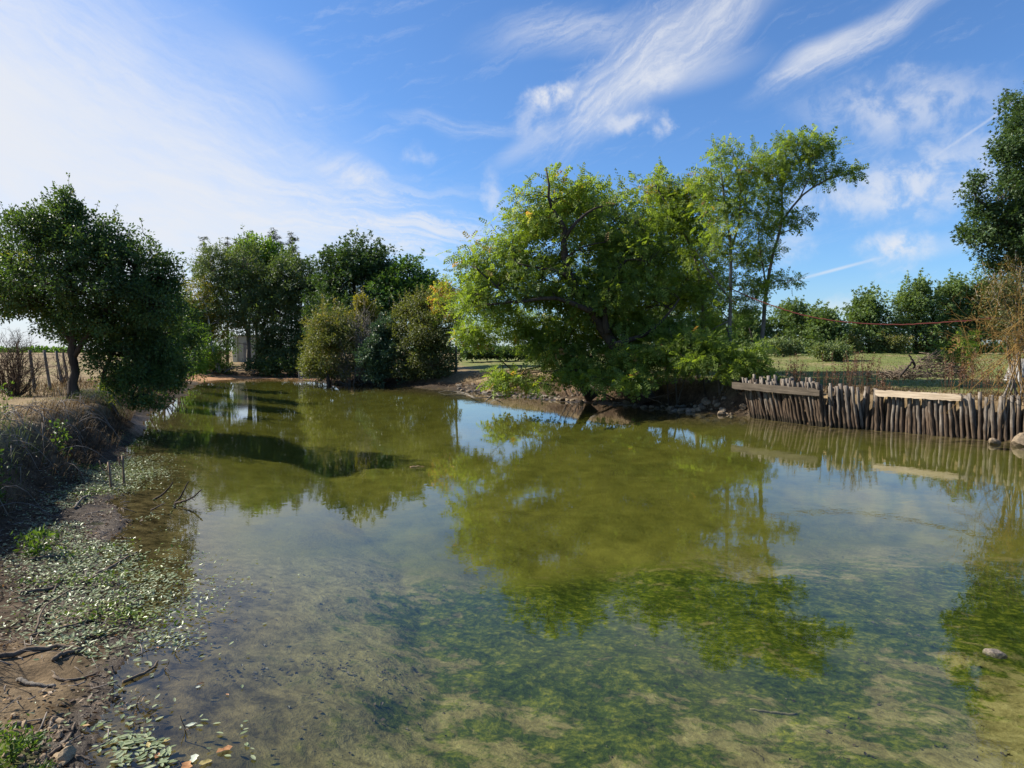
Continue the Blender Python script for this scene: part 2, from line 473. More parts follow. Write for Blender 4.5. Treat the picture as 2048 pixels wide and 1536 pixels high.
GREEN = {
    'pear': leaf_mat('pear_leaves', [(0, (.020, .038, .015)), (.5, (.036, .064, .021)), (.9, (.060, .096, .026)), (1, (.11, .115, .025))], .33, gain=1.7),
    'oak': leaf_mat('oak_leaves', [(0, (.022, .042, .017)), (.6, (.040, .070, .024)), (1, (.066, .102, .032))], .30, gain=1.7),
    'oak2': leaf_mat('oak_leaves_light', [(0, (.030, .062, .016)), (.6, (.052, .100, .022)), (1, (.085, .135, .03))], .34, gain=1.7),
    'willow': leaf_mat('grey_green_leaves', [(0, (.040, .062, .026)), (.6, (.070, .098, .038)), (1, (.11, .13, .05))], .32, gain=1.7),
    'bright': leaf_mat('bright_green_leaves', [(0, (.045, .085, .012)), (.6, (.080, .140, .020)), (1, (.13, .18, .03))], .42, gain=1.7),
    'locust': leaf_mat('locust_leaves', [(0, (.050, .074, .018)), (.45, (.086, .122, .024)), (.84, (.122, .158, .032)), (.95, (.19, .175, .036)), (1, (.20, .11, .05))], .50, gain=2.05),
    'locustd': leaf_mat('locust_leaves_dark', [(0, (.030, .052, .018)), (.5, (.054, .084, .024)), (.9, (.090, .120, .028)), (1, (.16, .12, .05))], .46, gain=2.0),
    'olive': leaf_mat('olive_bush_leaves', [(0, (.055, .066, .022)), (.5, (.092, .108, .032)), (.9, (.135, .145, .042)), (1, (.18, .14, .05))], .3, gain=1.4),
    'teal': leaf_mat('ivy_leaves', [(0, (.024, .042, .021)), (.6, (.050, .080, .040)), (1, (.10, .14, .08))], .18, (1.2, 1.4, .8), .42, .35, gain=1.7),
    'gold': leaf_mat('golden_leaves', [(0, (.13, .12, .012)), (1, (.26, .23, .03))], .3, gain=1.4),
    'yellow': leaf_mat('yellowing_leaves', [(0, (.08, .085, .018)), (.6, (.15, .14, .022)), (1, (.24, .18, .03))], .38, gain=1.4),
    'hedge': leaf_mat('hedge_oak_leaves', [(0, (.046, .074, .028)), (.6, (.080, .118, .040)), (1, (.12, .16, .05))], .34, gain=1.7),
    'rusty': leaf_mat('rusty_leaves', [(0, (.040, .052, .018)), (.6, (.075, .078, .028)), (1, (.16, .09, .03))], .3, gain=1.4),
    'spruce': leaf_mat('spruce_needles', [(0, (.030, .045, .026)), (1, (.075, .090, .055))], .15, gain=1.4),
    'dock': leaf_mat('dry_seed_heads', [(0, (.06, .03, .018)), (1, (.17, .085, .045))], .2),
    'straw': leaf_mat('dry_grass_blades', [(0, (.045, .030, .018)), (.4, (.10, .068, .038)), (.75, (.19, .14, .08)), (.88, (.28, .215, .13)), (.92, (.07, .10, .03)), (1, (.09, .13, .035))], .25, (1.2, 1.1, .8), .7, .15),
    'turf': leaf_mat('lawn_blades', [(0, (.075, .095, .024)), (.6, (.12, .15, .036)), (1, (.22, .19, .075))], .3),
    'float': leaf_mat('floating_leaves', [(0, (.13, .17, .075)), (.55, (.24, .29, .15)), (.85, (.34, .37, .22)), (.93, (.13, .19, .025)), (1, (.17, .23, .03))], .2, (1.2, 1.3, .6), .42, .4),
    'litter': leaf_mat('fallen_leaf_litter', [(0, (.035, .025, .018)), (.5, (.10, .065, .04)), (.85, (.22, .15, .085)), (1, (.36, .22, .09))], .15, (1.2, 1, .7), .6, .3),
    'algae': leaf_mat('algae_strands', [(0, (.014, .026, .004)), (.5, (.042, .058, .008)), (1, (.12, .12, .022))], .3, rough=.9, spec=0.0),
    'weed': leaf_mat('weed_leaves', [(0, (.05, .10, .018)), (1, (.13, .20, .04))], .35),
}
BARK = bark_mat('dark_bark', (.018, .014, .011), (.085, .066, .052))
BARK2 = bark_mat('grey_bark', (.07, .06, .048), (.22, .195, .16))
BIRCH = bark_mat('pale_birch_bark', (.20, .18, .155), (.50, .48, .44), 5)
TWIG = bark_mat('brown_twigs', (.060, .040, .028), (.15, .105, .075), 6)
TWIGG = bark_mat('grey_twigs', (.10, .088, .076), (.25, .22, .19), 6)
LICHEN = bark_mat('lichen_twigs', (.11, .070, .028), (.36, .21, .055), 5)
DEADW = bark_mat('dead_wood', (.05, .038, .028), (.20, .155, .112), 8)
SOILED = bark_mat('muddy_wood', (.085, .070, .036), (.16, .135, .072), 8)
ROCK = plain_mat('bank_rock', (.13, .098, .064), (.28, .215, .145), 5, .9, .6, .03)
ROCKD = plain_mat('grey_rock', (.10, .085, .065), (.25, .21, .165), 5, .9, .6, .03)

# ------------------------------------------------------------------ ground, pond bed
def attr(t, n):
    return t.n('ShaderNodeAttribute', attribute_name=n).outputs['Fac']


GROUND, t = new_mat('ground_soil_and_grass')
co = t.n('ShaderNodeTexCoord').outputs['Object']
n1 = t.noise(co, 1.1, 6, .65).outputs[0]
n2 = t.noise(co, 7.0, 6, .68).outputs[0]
n3 = t.noise(co, 30.0, 4, .65).outputs[0]
nn = t.m('ADD', t.m('MULTIPLY', n1, .35), t.m('ADD', t.m('MULTIPLY', n2, .4), t.m('MULTIPLY', n3, .25)))
soil = t.ramp(nn, [(.38, (.026, .017, .011)), (.5, (.080, .052, .032)), (.64, (.18, .125, .078))])
straw = t.ramp(nn, [(.36, (.12, .085, .045)), (.5, (.25, .185, .10)), (.66, (.36, .28, .16))])
turf = t.ramp(nn, [(.36, (.085, .10, .028)), (.5, (.125, .15, .042)), (.62, (.22, .20, .085))])
mud = t.ramp(nn, [(.40, (.015, .0105, .006)), (.52, (.045, .031, .018)), (.66, (.12, .084, .050))])
sand = t.ramp(nn, [(.36, (.24, .13, .065)), (.55, (.38, .21, .11)), (.7, (.44, .28, .16))])
turf = t.mix(t.mr(t.noise(co, .33, 5, .62).outputs[0], .50, .68, 0, .75), turf, straw)
c = t.mix(attr(t, 'dry'), soil, straw)
c = t.mix(t.mr(t.m('ADD', attr(t, 'grass'), t.m('MULTIPLY', t.m('SUBTRACT', n2, .5), 1.2)), .35, .65), c, turf)
c = t.mix(attr(t, 'wet'), c, mud)
c = t.mix(attr(t, 'sand'), c, sand)
wetr = t.mr(t.m('ADD', attr(t, 'wet'), t.m('MULTIPLY', t.m('SUBTRACT', n2, .5), .8)), .5, 1.1)
ro = t.m('SUBTRACT', .95, t.m('MULTIPLY', wetr, t.mr(n3, .4, .6, .25, .62)))
bp = t.n('ShaderNodeBump', {'Strength': .9, 'Distance': .03, 'Height': t.m('ADD', t.m('MULTIPLY', n2, .7), t.m('MULTIPLY', n3, .4))})
pr = t.n('ShaderNodeBsdfPrincipled', {'Base Color': c, 'Roughness': ro, 'Specular IOR Level': t.m('MULTIPLY_ADD', wetr, .15, .12), 'Normal': bp.outputs[0]})
t.t.links.new(pr.outputs[0], t.out.inputs[0])

BED, t = new_mat('pond_bed_sand_and_algae')
co = t.n('ShaderNodeTexCoord').outputs['Object']
wr = t.noise(co, 1.5, 4, .6).outputs['Color']
cw_ = t.vm('ADD', co, t.vm('MULTIPLY', t.vm('SUBTRACT', wr, (.5, .5, .5)), (.28, .28, 0)))
cs = t.map(cw_, rot=(0, 0, R(-28)), scale=(1.35, 1.0, 1.0))
a1 = t.noise(cs, 2.7, 6, .66).outputs[0]
a2 = t.noise(cs, 6.0, 5, .68).outputs[0]
a3 = t.noise(cw_, 17.0, 5, .72).outputs[0]
big = t.noise(co, .55, 3, .5).outputs[0]
al = t.m('ADD', t.m('ADD', t.m('MULTIPLY', a1, .58), t.m('MULTIPLY', a2, .44)), t.m('MULTIPLY', big, .30))
al = t.m('ADD', al, t.m('MULTIPLY', t.m('SUBTRACT', attr(t, 'algae'), .5), .30))
alg = t.mr(al, .61, .70)
sandc = t.ramp(t.m('ADD', t.m('MULTIPLY', a2, .6), t.m('MULTIPLY', a3, .4)), [(.36, (.075, .062, .024)), (.50, (.165, .137, .056)), (.64, (.26, .218, .10))])
algc = t.ramp(t.m('ADD', t.m('MULTIPLY', a3, .55), t.m('MULTIPLY', a2, .45)), [(.38, (.006, .015, .003)), (.50, (.024, .042, .004)), (.59, (.085, .095, .008)), (.68, (.19, .175, .018))])
c = t.mix(t.m('MULTIPLY', alg, .92), sandc, algc)
brown = t.ramp(a2, [(.38, (.030, .022, .012)), (.62, (.125, .090, .046))])
# dark leaf debris lying on the sand
db = t.m('MULTIPLY', t.mr(t.noise(cw_, 9.0, 3, .6, 1.2).outputs[0], .64, .69), t.mr(t.noise(co, .9, 2).outputs[0], .42, .6))
c = t.mix(t.m('MULTIPLY', db, .8), c, (.022, .017, .013))
murk = t.ramp(t.m('ADD', t.m('MULTIPLY', a1, .6), t.m('MULTIPLY', big, .4)), [(.35, (.068, .064, .012)), (.65, (.115, .106, .022))])  # olive haze of the turbid far water, put into the bed colour
c = t.mix(attr(t, 'murk'), c, murk)
c = t.mix(attr(t, 'shallow'), c, brown)
c = t.mix(attr(t, 'sand'), c, (.36, .20, .095))
bp = t.n('ShaderNodeBump', {'Strength': .8, 'Distance': .05, 'Height': t.m('ADD', t.m('MULTIPLY', a2, .8), t.m('MULTIPLY', a3, .25))})
pr = t.n('ShaderNodeBsdfPrincipled', {'Base Color': c, 'Roughness': .95, 'Specular IOR Level': 0.0, 'Normal': bp.outputs[0]})
t.t.links.new(pr.outputs[0], t.out.inputs[0])

ang = np.concatenate([np.arange(-180, -50, 2.5), np.arange(-50, 50, .25), np.arange(50, 180, 2.5)])
rad = np.concatenate([np.geomspace(1.0, 75, 355), np.geomspace(75, 3500, 70)[1:]])
aa, rr = np.meshgrid(np.radians(ang), rad)
gx, gy = (rr * np.sin(aa)).ravel(), (rr * np.cos(aa)).ravel()
z, s, p, k = terrain(gx, gy, True)
na, nr_ = len(ang), len(rad)
i = np.arange(nr_ - 1)[:, None] * na
j = np.arange(na)[None, :]
jn = (j + 1) % na
quads = np.stack([i + j, i + jn, i + na + jn, i + na + j], -1).reshape(-1, 4)[:, ::-1]
gx, gy, z, s = np.append(gx, 0), np.append(gy, 0), np.append(z, gz(0, 0)), np.append(s, shore(np.zeros(1), np.zeros(1))[0])
p, k = np.vstack([p, p[:1]]), np.append(k, 1)
cen = len(gx) - 1
tris = np.stack([np.full(na, cen), np.arange(na), (np.arange(na) + 1) % na], -1)[:, ::-1]
GV = np.stack([gx, gy, z], -1)
right = sm((gx + 3 + .12 * (gy - 40)) / 3) * (gy > 5)
farleft = sm((gy - 40) / 8) * (gx < 2)
nz1 = fbm(gx, gy, .7, 3, 61)
grass = np.clip(right * sm((s - 3.0 - 2.2 * nz1) / 1.6) * np.where(gx > 5, 1, .8) + (1 - right) * .45 * sm((s - 4) / 3) * sm((nz1 + .25) / .4), 0, 1)
grass = np.where(np.hypot(gx, gy) > 130, .25 + .3 * nz1, grass)
grass = np.where((gy < 4) & (gx < 0), .42 + .7 * nz1, grass)
dry = np.clip(sm((k - .55) / .4) * (.75 + .5 * nz1), 0, 1)
wetv = np.clip((1 - sm((k - .02) / .22)) * (p[:, 0] > .1), 0, 1) * np.clip(1.15 - .5 * s, .2, 1)
wetv = np.where((gy < 5.4) & (gx < 0), wetv * np.clip(1 - (s - .12) / .35, .1, 1), wetv)
dry = np.maximum(dry, .95 * np.exp(-((gx + 3.2) / 3.2) ** 2 - ((gy - 41) / 5) ** 2) * sm((k - .12) / .3))
dry = np.where((gy < 5.4) & (gx < 0), np.maximum(dry, .25 + .9 * nz1), dry)
sandv = sm((s + 1.6) / .8) * (1 - sm((s - 3.2 - nz1) / 1)) * sm((-14 - gx) / 3) * sm((gy - 50) / 3)
far = sm((gy - 7.6 - .10 * gx + 1.6 * fbm(gx, gy, .6, 3, 41)) / 2.6)
algae = np.clip(.36 + .55 * np.exp(-((gy - 7.2) / 1.9) ** 2) * sm((gx + 1.5) / 2.5) + .2 * np.exp(-((gx - .1) / 1.3) ** 2) - .25 * sm((-gx - 1.0) / 1.5) - .05 * sm((5.6 - gy) / 1.2) - .12 * sm((gx - 2.2) / 1.5) * sm((6.5 - gy) / 1.5), 0, 1)
shal = np.clip(1 - sm((-s - .3) / 1.8), 0, 1)
AT = {'grass': grass, 'dry': dry, 'wet': wetv, 'sand': sandv, 'murk': far, 'algae': algae, 'shallow': shal}


def sub_ground(name, qs, ts, mat, keys):
    use = np.unique(np.concatenate([qs.ravel(), ts.ravel()]))
    mp = np.full(len(GV), -1)
    mp[use] = np.arange(len(use))
    me = raw_mesh(name, GV[use], [mp[qs], mp[ts]], mat, True, {kk: ('POINT', AT[kk][use]) for kk in keys})
    return tag(link(name, me), kind='structure')


qs_, ts_ = s[quads].mean(1), s[tris].mean(1)
qlawn = (grass[quads].mean(1) > .55) & (right[quads].mean(1) > .5) & (np.hypot(gx, gy)[quads].mean(1) < 110)
GK = ['grass', 'dry', 'wet', 'sand']
sub_ground('ground', quads[(qs_ > 0) & ~qlawn], tris[ts_ > 0], GROUND, GK)
sub_ground('lawn', quads[(qs_ > 0) & qlawn], tris[:0], GROUND, GK)
sub_ground('pond_bed', quads[qs_ <= 0], tris[ts_ <= 0], BED, ['murk', 'algae', 'shallow', 'sand'])

# ------------------------------------------------------------------ water
WATER, t = new_mat('pond_water')
co = t.n('ShaderNodeTexCoord').outputs['Object']
w1 = t.noise(t.map(co, rot=(0, 0, R(12)), scale=(1.7, 1, 1)), 3.2, 3, .5).outputs[0]
w2 = t.noise(t.map(co, rot=(0, 0, R(-20)), scale=(1.4, 1, 1)), 11.0, 2, .5).outputs[0]
calm = t.mr(t.noise(co, .22, 2).outputs[0], .35, .65, .35, 1.0)
hgt = t.m('MULTIPLY', t.m('ADD', t.m('MULTIPLY', w1, .7), t.m('MULTIPLY', w2, .22)), calm)
bp = t.n('ShaderNodeBump', {'Strength': .10, 'Distance': .02, 'Height': hgt})
ior = t.mr(t.n('ShaderNodeNewGeometry').outputs['Backfacing'], 0, 1, 1.33, 1 / 1.33, False)   # light from above crosses at the air side's Fresnel loss either way
fr = t.n('ShaderNodeFresnel', {'IOR': ior, 'Normal': bp.outputs[0]})
gl = t.n('ShaderNodeBsdfGlossy', {'Color': (.96, .97, 1, 1), 'Roughness': .015, 'Normal': bp.outputs[0]})
tr = t.n('ShaderNodeBsdfTransparent', {'Color': (.90, .95, .86, 1)})
mx = t.n('ShaderNodeMixShader', {0: fr.outputs[0], 1: tr.outputs[0], 2: gl.outputs[0]})
t.t.links.new(mx.outputs[0], t.out.inputs[0])
poly = SH[:, :2]
cx_, cy_ = poly.mean(0)
big_ = poly + nrm(poly - [cx_, cy_]) * np.where((poly[:, 0] < -2) & (poly[:, 1] < 24), 2.0, np.where(SH[:, 3] < .3, .1, .7))[:, None]
tr_ = []
me = bpy.data.meshes.new('pond_water')
me.from_pydata([(a, b, 0.0) for a, b in big_], [], [list(range(len(big_)))[::-1]])
me.materials.append(WATER)
pw = link('pond_water', me)
if me.polygons[0].normal.z < 0:
    me.flip_normals()
tag(pw, kind='structure')


# ------------------------------------------------------------------ trees
def crown_mesh(name, P, A, N, size, tmpl, mat, tint, base, extra=None):
    v, q, kf = leaf_field(P, A, N, size, tmpl)
    return raw_mesh(name, v - np.asarray(base), [q], mat, False, {'tint': ('FACE', np.repeat(np.clip(tint, 0, 1), kf))})


def rdir(n):
    return nrm(rng.normal(size=(n, 3)))


DENSE = 1.75


def tree(name, label, cat, base, trunks, lobes, leaf='broad', size=.08, lpc=40, cr=.35, mat='oak', bark=None, group=None, shoots=0, shoot_len=.6,
         flat=.75, twigs=True, limb_r=.05, droop=.1, tint0=.5, spread=.0, shell=.45, trunk_name='trunk', sides=8, limbs=True, pods=0):
    base = np.asarray(base, float)
    pin = 'pinnate' in leaf
    lpc = int(lpc * (1.05 if pin else DENSE))
    cr = cr * (.98 if pin else 1.10)
    rt = empty(name, base, label, cat, group)
    tb, bb = TB(), TB()
    nodes = []
    for pts, r0, r1 in trunks:
        P = spline(pts, max(6, int(np.linalg.norm(np.diff(np.asarray(pts), axis=0), axis=1).sum() / .45)))
        P[1:-1] += rng.normal(size=P[1:-1].shape) * r0 * .12
        rr_ = np.linspace(r0, r1, len(P))
        if len(pts) > 0 and r0 > .09:
            rr_[0] *= 1.45
            rr_[1] *= 1.12
        tb.add(P, rr_, sides=sides, lump=.16)
        nodes.append(P[len(P) // 4:])
    nodes = np.vstack(nodes)
    CL, CT, OUT = [], [], []
    for L in lobes:
        px, py, Y, rx, ry, ryd, n = L[:7]
        c = PT(px, py, Y)
        k = Y / F
        rad3 = np.array([rx * k, ryd, ry * k])
        if limbs:
            dist = np.linalg.norm(nodes - c, axis=1) + 1.2 * np.maximum(0, nodes[:, 2] - (c[2] - .2))
            a = nodes[np.argmin(dist)]
            mid = (a + c) / 2 + rng.normal(size=3) * .12 * np.linalg.norm(c - a) + (0, 0, .08)
            P = spline([a, mid, c], 9)
            bb.add(P, limb_r, limb_r * .35, sides=5, lump=.1)
            nodes = np.vstack([nodes, P[2:]])
        d = rdir(n)
        rr_ = shell + (1 - shell) * rng.random(n) ** .6
        q = c + d * rr_[:, None] * rad3 * (1 + .20 * rng.normal(size=(n, 1)))
        q[:, 2] = np.maximum(q[:, 2], base[2] + .12)
        CL.append(q)
        OUT.append(nrm(d * rad3 / rad3.max()))
        CT.append(np.full(n, L[7] if len(L) > 7 else 0.0) + rng.normal(size=n) * .13)
    CL, CT, OUT = np.vstack(CL), np.concatenate(CT), np.vstack(OUT)
    if pin and len(CL) > 60:
        kp = vnoise(CL[:, 0] * .8 + CL[:, 1] * .5, CL[:, 2] * 1.0 - CL[:, 1] * .3, len(CL)) + .10 * rng.normal(size=len(CL)) > (-.20 if len(CL) > 700 else -.3)
        CL, CT, OUT = CL[kp], CT[kp], OUT[kp]
    if twigs:
        m = len(CL)
        D = np.linalg.norm(CL[:, None, :] - nodes[None], axis=2) + .6 * np.maximum(0, nodes[None, :, 2] - CL[:, None, 2])
        A_ = nodes[np.argmin(D, axis=1)]
        tt = np.linspace(0, 1, 5)[None, :, None]
        P = A_[:, None] * (1 - tt) + CL[:, None] * tt
        P = P + (np.sin(tt * np.pi)) * (rng.normal(size=(m, 1, 3)) * .10 + np.array([0, 0, .05])) * np.linalg.norm(CL - A_, axis=1)[:, None, None]
        ln = np.linalg.norm(CL - A_, axis=1)
        bb.many(P, np.linspace(1, .3, 5)[None] * np.clip(.008 + .009 * ln, .008, limb_r * .6)[:, None], sides=4)
    n = len(CL) * lpc
    ci = np.repeat(np.arange(len(CL)), lpc)
    csz = cr * (.65 + .7 * rng.random(len(CL)))
    off = rdir(n) * (rng.random((n, 1)) ** .5) * csz[ci][:, None] * np.array([1, 1, flat])
    P = CL[ci] + off
    A = nrm(off) * .8 + rng.normal(size=(n, 3)) * .45 + OUT[ci] * .4
    A[:, 2] -= droop
    N = np.array([0, 0, .9]) + rng.normal(size=(n, 3)) * .8 + OUT[ci] * .5
    tint = tint0 + CT[ci] + rng.normal(size=n) * .18
    if shoots:
        w_ = CL[:, 2] + .5 * rng.random(len(CL)) * np.ptp(CL[:, 2])
        top = np.argsort(-w_)[:shoots]
        kk = 12
        ln = shoot_len * (.4 + rng.random(shoots))
        d = nrm(OUT[top] * .45 + np.array([0, 0, 1.0]) + rng.normal(size=(shoots, 3)) * .22)
        st = CL[top] + OUT[top] * cr * .4
        tt = np.linspace(0, 1, 4)[None, :, None]
        bb.many(st[:, None] + d[:, None] * ln[:, None, None] * tt, np.full((shoots, 4), .006), sides=3)
        u = rng.random((shoots, kk))
        Ps = (st[:, None] + d[:, None] * (ln[:, None] * u)[..., None]).reshape(-1, 3) + rng.normal(size=(shoots * kk, 3)) * .035
        P = np.vstack([P, Ps])
        A = np.vstack([A, np.repeat(d, kk, 0) * .5 + rdir(shoots * kk)])
        N = np.vstack([N, rdir(shoots * kk) + (0, 0, .6)])
        tint = np.concatenate([tint, tint0 + .25 + rng.normal(size=shoots * kk) * .15])
    sz = size * (.6 + .75 * rng.random(len(P)))
    link(trunk_name, tb.mesh(trunk_name, bark or BARK, base), rt)
    if bb.v:
        link('branches', bb.mesh('branches', bark or BARK, base), rt)
    link('crown', crown_mesh('crown', P, A, N, sz, leaf, GREEN[mat], tint, base), rt)
    return rt


def tw(Y, *pp):
    return [PT(x, y, Y) for x, y in pp]


def on_ground(px, Y):
    x = (px - 1024) / F * Y
    return np.array([x, Y, gz(x, Y) - .05])


# ---- the two dark broadleaf trees on the left bank
b = on_ground(147, 20)
tree('broadleaf_tree', 'tall dark green tree with a thick bare trunk on the left bank', 'tree', b,
     [([b, *tw(20, (146, 770), (150, 735), (143, 700), (150, 640), (140, 560), (132, 470), (131, 385))], .155, .03),
      (tw(20, (148, 715), (180, 660), (240, 590), (300, 550)), .08, .03), (tw(20, (146, 690), (110, 640), (60, 600), (20, 580)), .06, .02)],
     [(131, 412, 20, 15, 30, .3, 13), (130, 445, 20, 52, 46, 1.2, 70), (66, 472, 20, 50, 48, 1.2, 55), (205, 490, 20, 66, 52, 1.4, 75), (115, 540, 20, 112, 75, 2.0, 150),
      (280, 545, 20, 62, 62, 1.3, 75), (318, 560, 20.3, 40, 45, .9, 34), (15, 545, 20, 55, 62, 1.4, 52), (205, 600, 20, 110, 62, 2.0, 120), (312, 612, 20, 52, 50, 1.2, 50),
      (60, 608, 20, 62, 32, 1.2, 36, .1), (-30, 590, 20, 60, 50, 1.2, 26), (120, 628, 20, 40, 28, .8, 20, .15), (15, 610, 20, 28, 26, .6, 14, .4)],
     'broad', .085, 44, .27, 'pear', shoots=80, shoot_len=.32, flat=.9, limb_r=.045)
b = on_ground(200, 21.2)
tree('broadleaf_tree', 'low spreading dark tree hanging over the water beside the thick bare trunk', 'tree', b,
     [([b, *tw(21.2, (203, 770), (218, 720), (240, 680), (260, 640))], .09, .03), (tw(21.2, (205, 765), (250, 735), (310, 720)), .05, .02)],
     [(230, 655, 21, 92, 48, 1.6, 90), (306, 664, 21.2, 62, 58, 1.5, 74), (150, 660, 21, 48, 36, 1.0, 30, .12), (255, 715, 21, 88, 48, 1.5, 80), (322, 726, 21.2, 44, 40, 1.1, 40),
      (290, 752, 20.6, 56, 22, .8, 34, .15), (235, 762, 20.8, 28, 30, .6, 22, .15), (332, 764, 21.6, 36, 14, .6, 16), (262, 798, 20.3, 32, 11, .4, 12, .42), (312, 808, 20.2, 22, 8, .3, 8, .5)],
     'broad', .085, 44, .27, 'pear', shoots=14, shoot_len=.3, flat=.8)

# ---- the trees beyond the sandy far end
b = on_ground(438, 60)
tree('birch_tree', 'pale leaning birch trunk with thin leaves in front of the far shed', 'tree', b,
     [([b, *tw(60, (428, 708), (421, 680), (419, 650), (413, 610))], .16, .07)],
     [(402, 600, 60, 32, 44, 1.5, 34, .1), (388, 655, 60.5, 26, 50, 1.3, 34, .15), (440, 640, 61, 36, 32, 1.3, 26, .2), (372, 610, 61, 20, 42, 1.2, 20, .1)],
     'small', .21, 34, .55, 'yellow', BIRCH, shoots=10, shoot_len=.7, tint0=.25)
b = on_ground(388, 59)
tree('young_tree', 'low yellow green young tree leaning left of the pale birch', 'tree', b,
     [([b, *tw(59, (385, 720), (383, 660))], .09, .03)],
     [(382, 690, 59, 32, 46, 1.3, 44), (412, 715, 58.6, 28, 26, 1.1, 28, .1), (370, 735, 58, 28, 20, 1, 22), (400, 655, 59, 26, 30, 1.0, 24)],
     'small', .2, 32, .5, 'bright', tint0=.25)
b = on_ground(495, 62.5)
tree('willow_tree', 'grey green feathery tree beside the pale shed', 'tree', b,
     [([b, *tw(62.5, (497, 705), (494, 660), (480, 590), (470, 530))], .22, .07), (tw(62.5, (494, 660), (450, 600), (430, 550)), .1, .04)],
     [(432, 545, 62, 44, 52, 2, 74), (482, 535, 62, 56, 46, 2.2, 92), (410, 610, 61.5, 34, 54, 1.8, 52), (462, 615, 61.5, 58, 58, 2.2, 90), (505, 600, 62, 40, 60, 2, 60)],
     'small', .21, 36, .55, 'willow', BARK2, shoots=46, shoot_len=.9, droop=.35)
b = on_ground(515, 66)
tree('broadleaf_tree', 'bright green round topped tree showing above the feathery grey one', 'tree', b,
     [([b, *tw(66, (514, 690), (512, 600), (510, 530))], .2, .06)], [(508, 508, 66, 48, 34, 2, 66), (545, 520, 66, 32, 30, 1.6, 36), (505, 570, 66, 60, 55, 2, 60)],
     'broad', .24, 34, .55, 'bright', shoots=16, shoot_len=.6)
b = on_ground(528, 62)
tree('broadleaf_tree', 'tall dusky tree with ivy clad lower trunk right of the shed', 'tree', b,
     [([b, *tw(62, (524, 700), (530, 640), (560, 570))], .24, .07), (tw(62, (526, 690), (570, 640), (600, 590)), .12, .05)],
     [(588, 556, 61.5, 56, 50, 2.2, 100), (560, 625, 61.2, 60, 60, 2.2, 110), (606, 620, 61, 36, 72, 1.8, 76), (545, 570, 62, 44, 46, 2, 60), (538, 690, 61, 22, 44, 1.0, 46, .2), (590, 700, 60.6, 48, 38, 1.6, 60), (560, 722, 60, 30, 22, 1, 24, .1), (622, 690, 60, 22, 56, 1.4, 40), (628, 570, 62, 18, 36, 1.2, 18)],
     'small', .22, 36, .55, 'willow', shoots=40, shoot_len=.7, tint0=.22)


def conifer(label, px, top, bot, Y, halfw, dens=1.0, group='spruces behind the far trees', mat='spruce'):
    base = on_ground(px, Y)
    apex = PT(px, top, Y)
    low = PT(px, bot, Y)[2]
    rt = empty('spruce_tree', base, label, 'tree', group)
    tb, bb = TB(), TB()
    tb.add(spline([base, (base + apex) / 2, apex], 10), .17, .015, 6)
    link('trunk', tb.mesh('trunk', BARK, base), rt)
    Hh = apex[2] - low
    P_, A_ = [], []
    zz = apex[2] - .15
    while zz > low:
        f = (apex[2] - zz) / Hh
        L = 1.25 * (halfw * Y / F) * (f ** .7) * (.75 + .5 * rng.random()) + .12
        for q in range(rng.integers(3, 6)):
            a = rng.random() * 6.28
            l = L * (.6 + .55 * rng.random())
            d = np.array([math.cos(a), math.sin(a), 0])
            zb_ = min(zz + .30 * rng.normal(), apex[2] - .05)
            c0 = np.array([apex[0], apex[1], zb_])
            dr_ = .1 - .35 * rng.random()
            pts = np.array([c0, c0 + d * l * .5 + (0, 0, (dr_ - .08) * l * .6), c0 + d * l + (0, 0, dr_ * l)])
            bb.add(pts, .022, .008, 4)
            m = max(6, int(l * 26 * dens))
            u = rng.random(m) ** .8
            P_.append(c0 + d * (l * u)[:, None] + np.stack([0 * u, 0 * u, dr_ * l * u - .06 * l * np.sin(u * 3)], -1) + rng.normal(size=(m, 3)) * .08)
            sd_ = np.array([-d[1], d[0], 0])
            A_.append(d * .6 + sd_ * rng.choice([-1, 1], m)[:, None] * .9 + np.array([0, 0, -.35]) + rng.normal(size=(m, 3)) * .2)
        zz -= .34 + .14 * rng.random()
    P_, A_ = np.vstack(P_), np.vstack(A_)
    m = len(P_)
    link('branches', bb.mesh('branches', BARK, base), rt)
    link('crown', crown_mesh('crown', P_, A_, np.array([0, 0, 1.0]) + rng.normal(size=(m, 3)) * .4, .42 * (.6 + .7 * rng.random(m)), 'needle', GREEN[mat], rng.random(m), base), rt)
    return rt


conifer('thin sparse spruce with drooping branches on the far left of the group', 408, 473, 700, 66, 34, .62)
conifer('spruce tip with a bare leader above the grey green tree', 455, 474, 640, 71, 24, .8)
conifer('narrow spruce tip left of the tallest spruce crown', 499, 461, 640, 73, 26, 1)
conifer('tallest spruce crown behind the bright green round top', 547, 455, 640, 74, 38, 1.4)
conifer('brownish spruce crown at the right end of the spruce tips', 583, 463, 640, 74, 38, 1.4)

# ---- dark oaks behind the bushes
b = on_ground(712, 58)
tree('oak_tree', 'big dark green oak with a broad rounded crown behind the pond bushes', 'tree', b,
     [([b, *tw(58, (712, 700), (712, 640), (708, 570), (706, 520))], .3, .08), (tw(58, (712, 660), (670, 610), (660, 560)), .13, .05), (tw(58, (712, 650), (760, 600), (765, 540)), .13, .05)],
     [(708, 524, 58, 54, 38, 2.2, 90), (665, 552, 57.6, 34, 50, 1.8, 64), (758, 535, 58, 32, 40, 1.8, 62), (715, 585, 57, 84, 56, 2.8, 140), (656, 612, 57, 34, 48, 1.8, 60), (770, 588, 57.4, 34, 46, 1.8, 50), (680, 650, 56.5, 40, 36, 1.6, 40, .12), (640, 640, 56.5, 18, 40, 1.2, 20, .1)],
     'lobed', .27, 26, .58, 'oak', shoots=60, shoot_len=.75)
b = on_ground(812, 56.5)
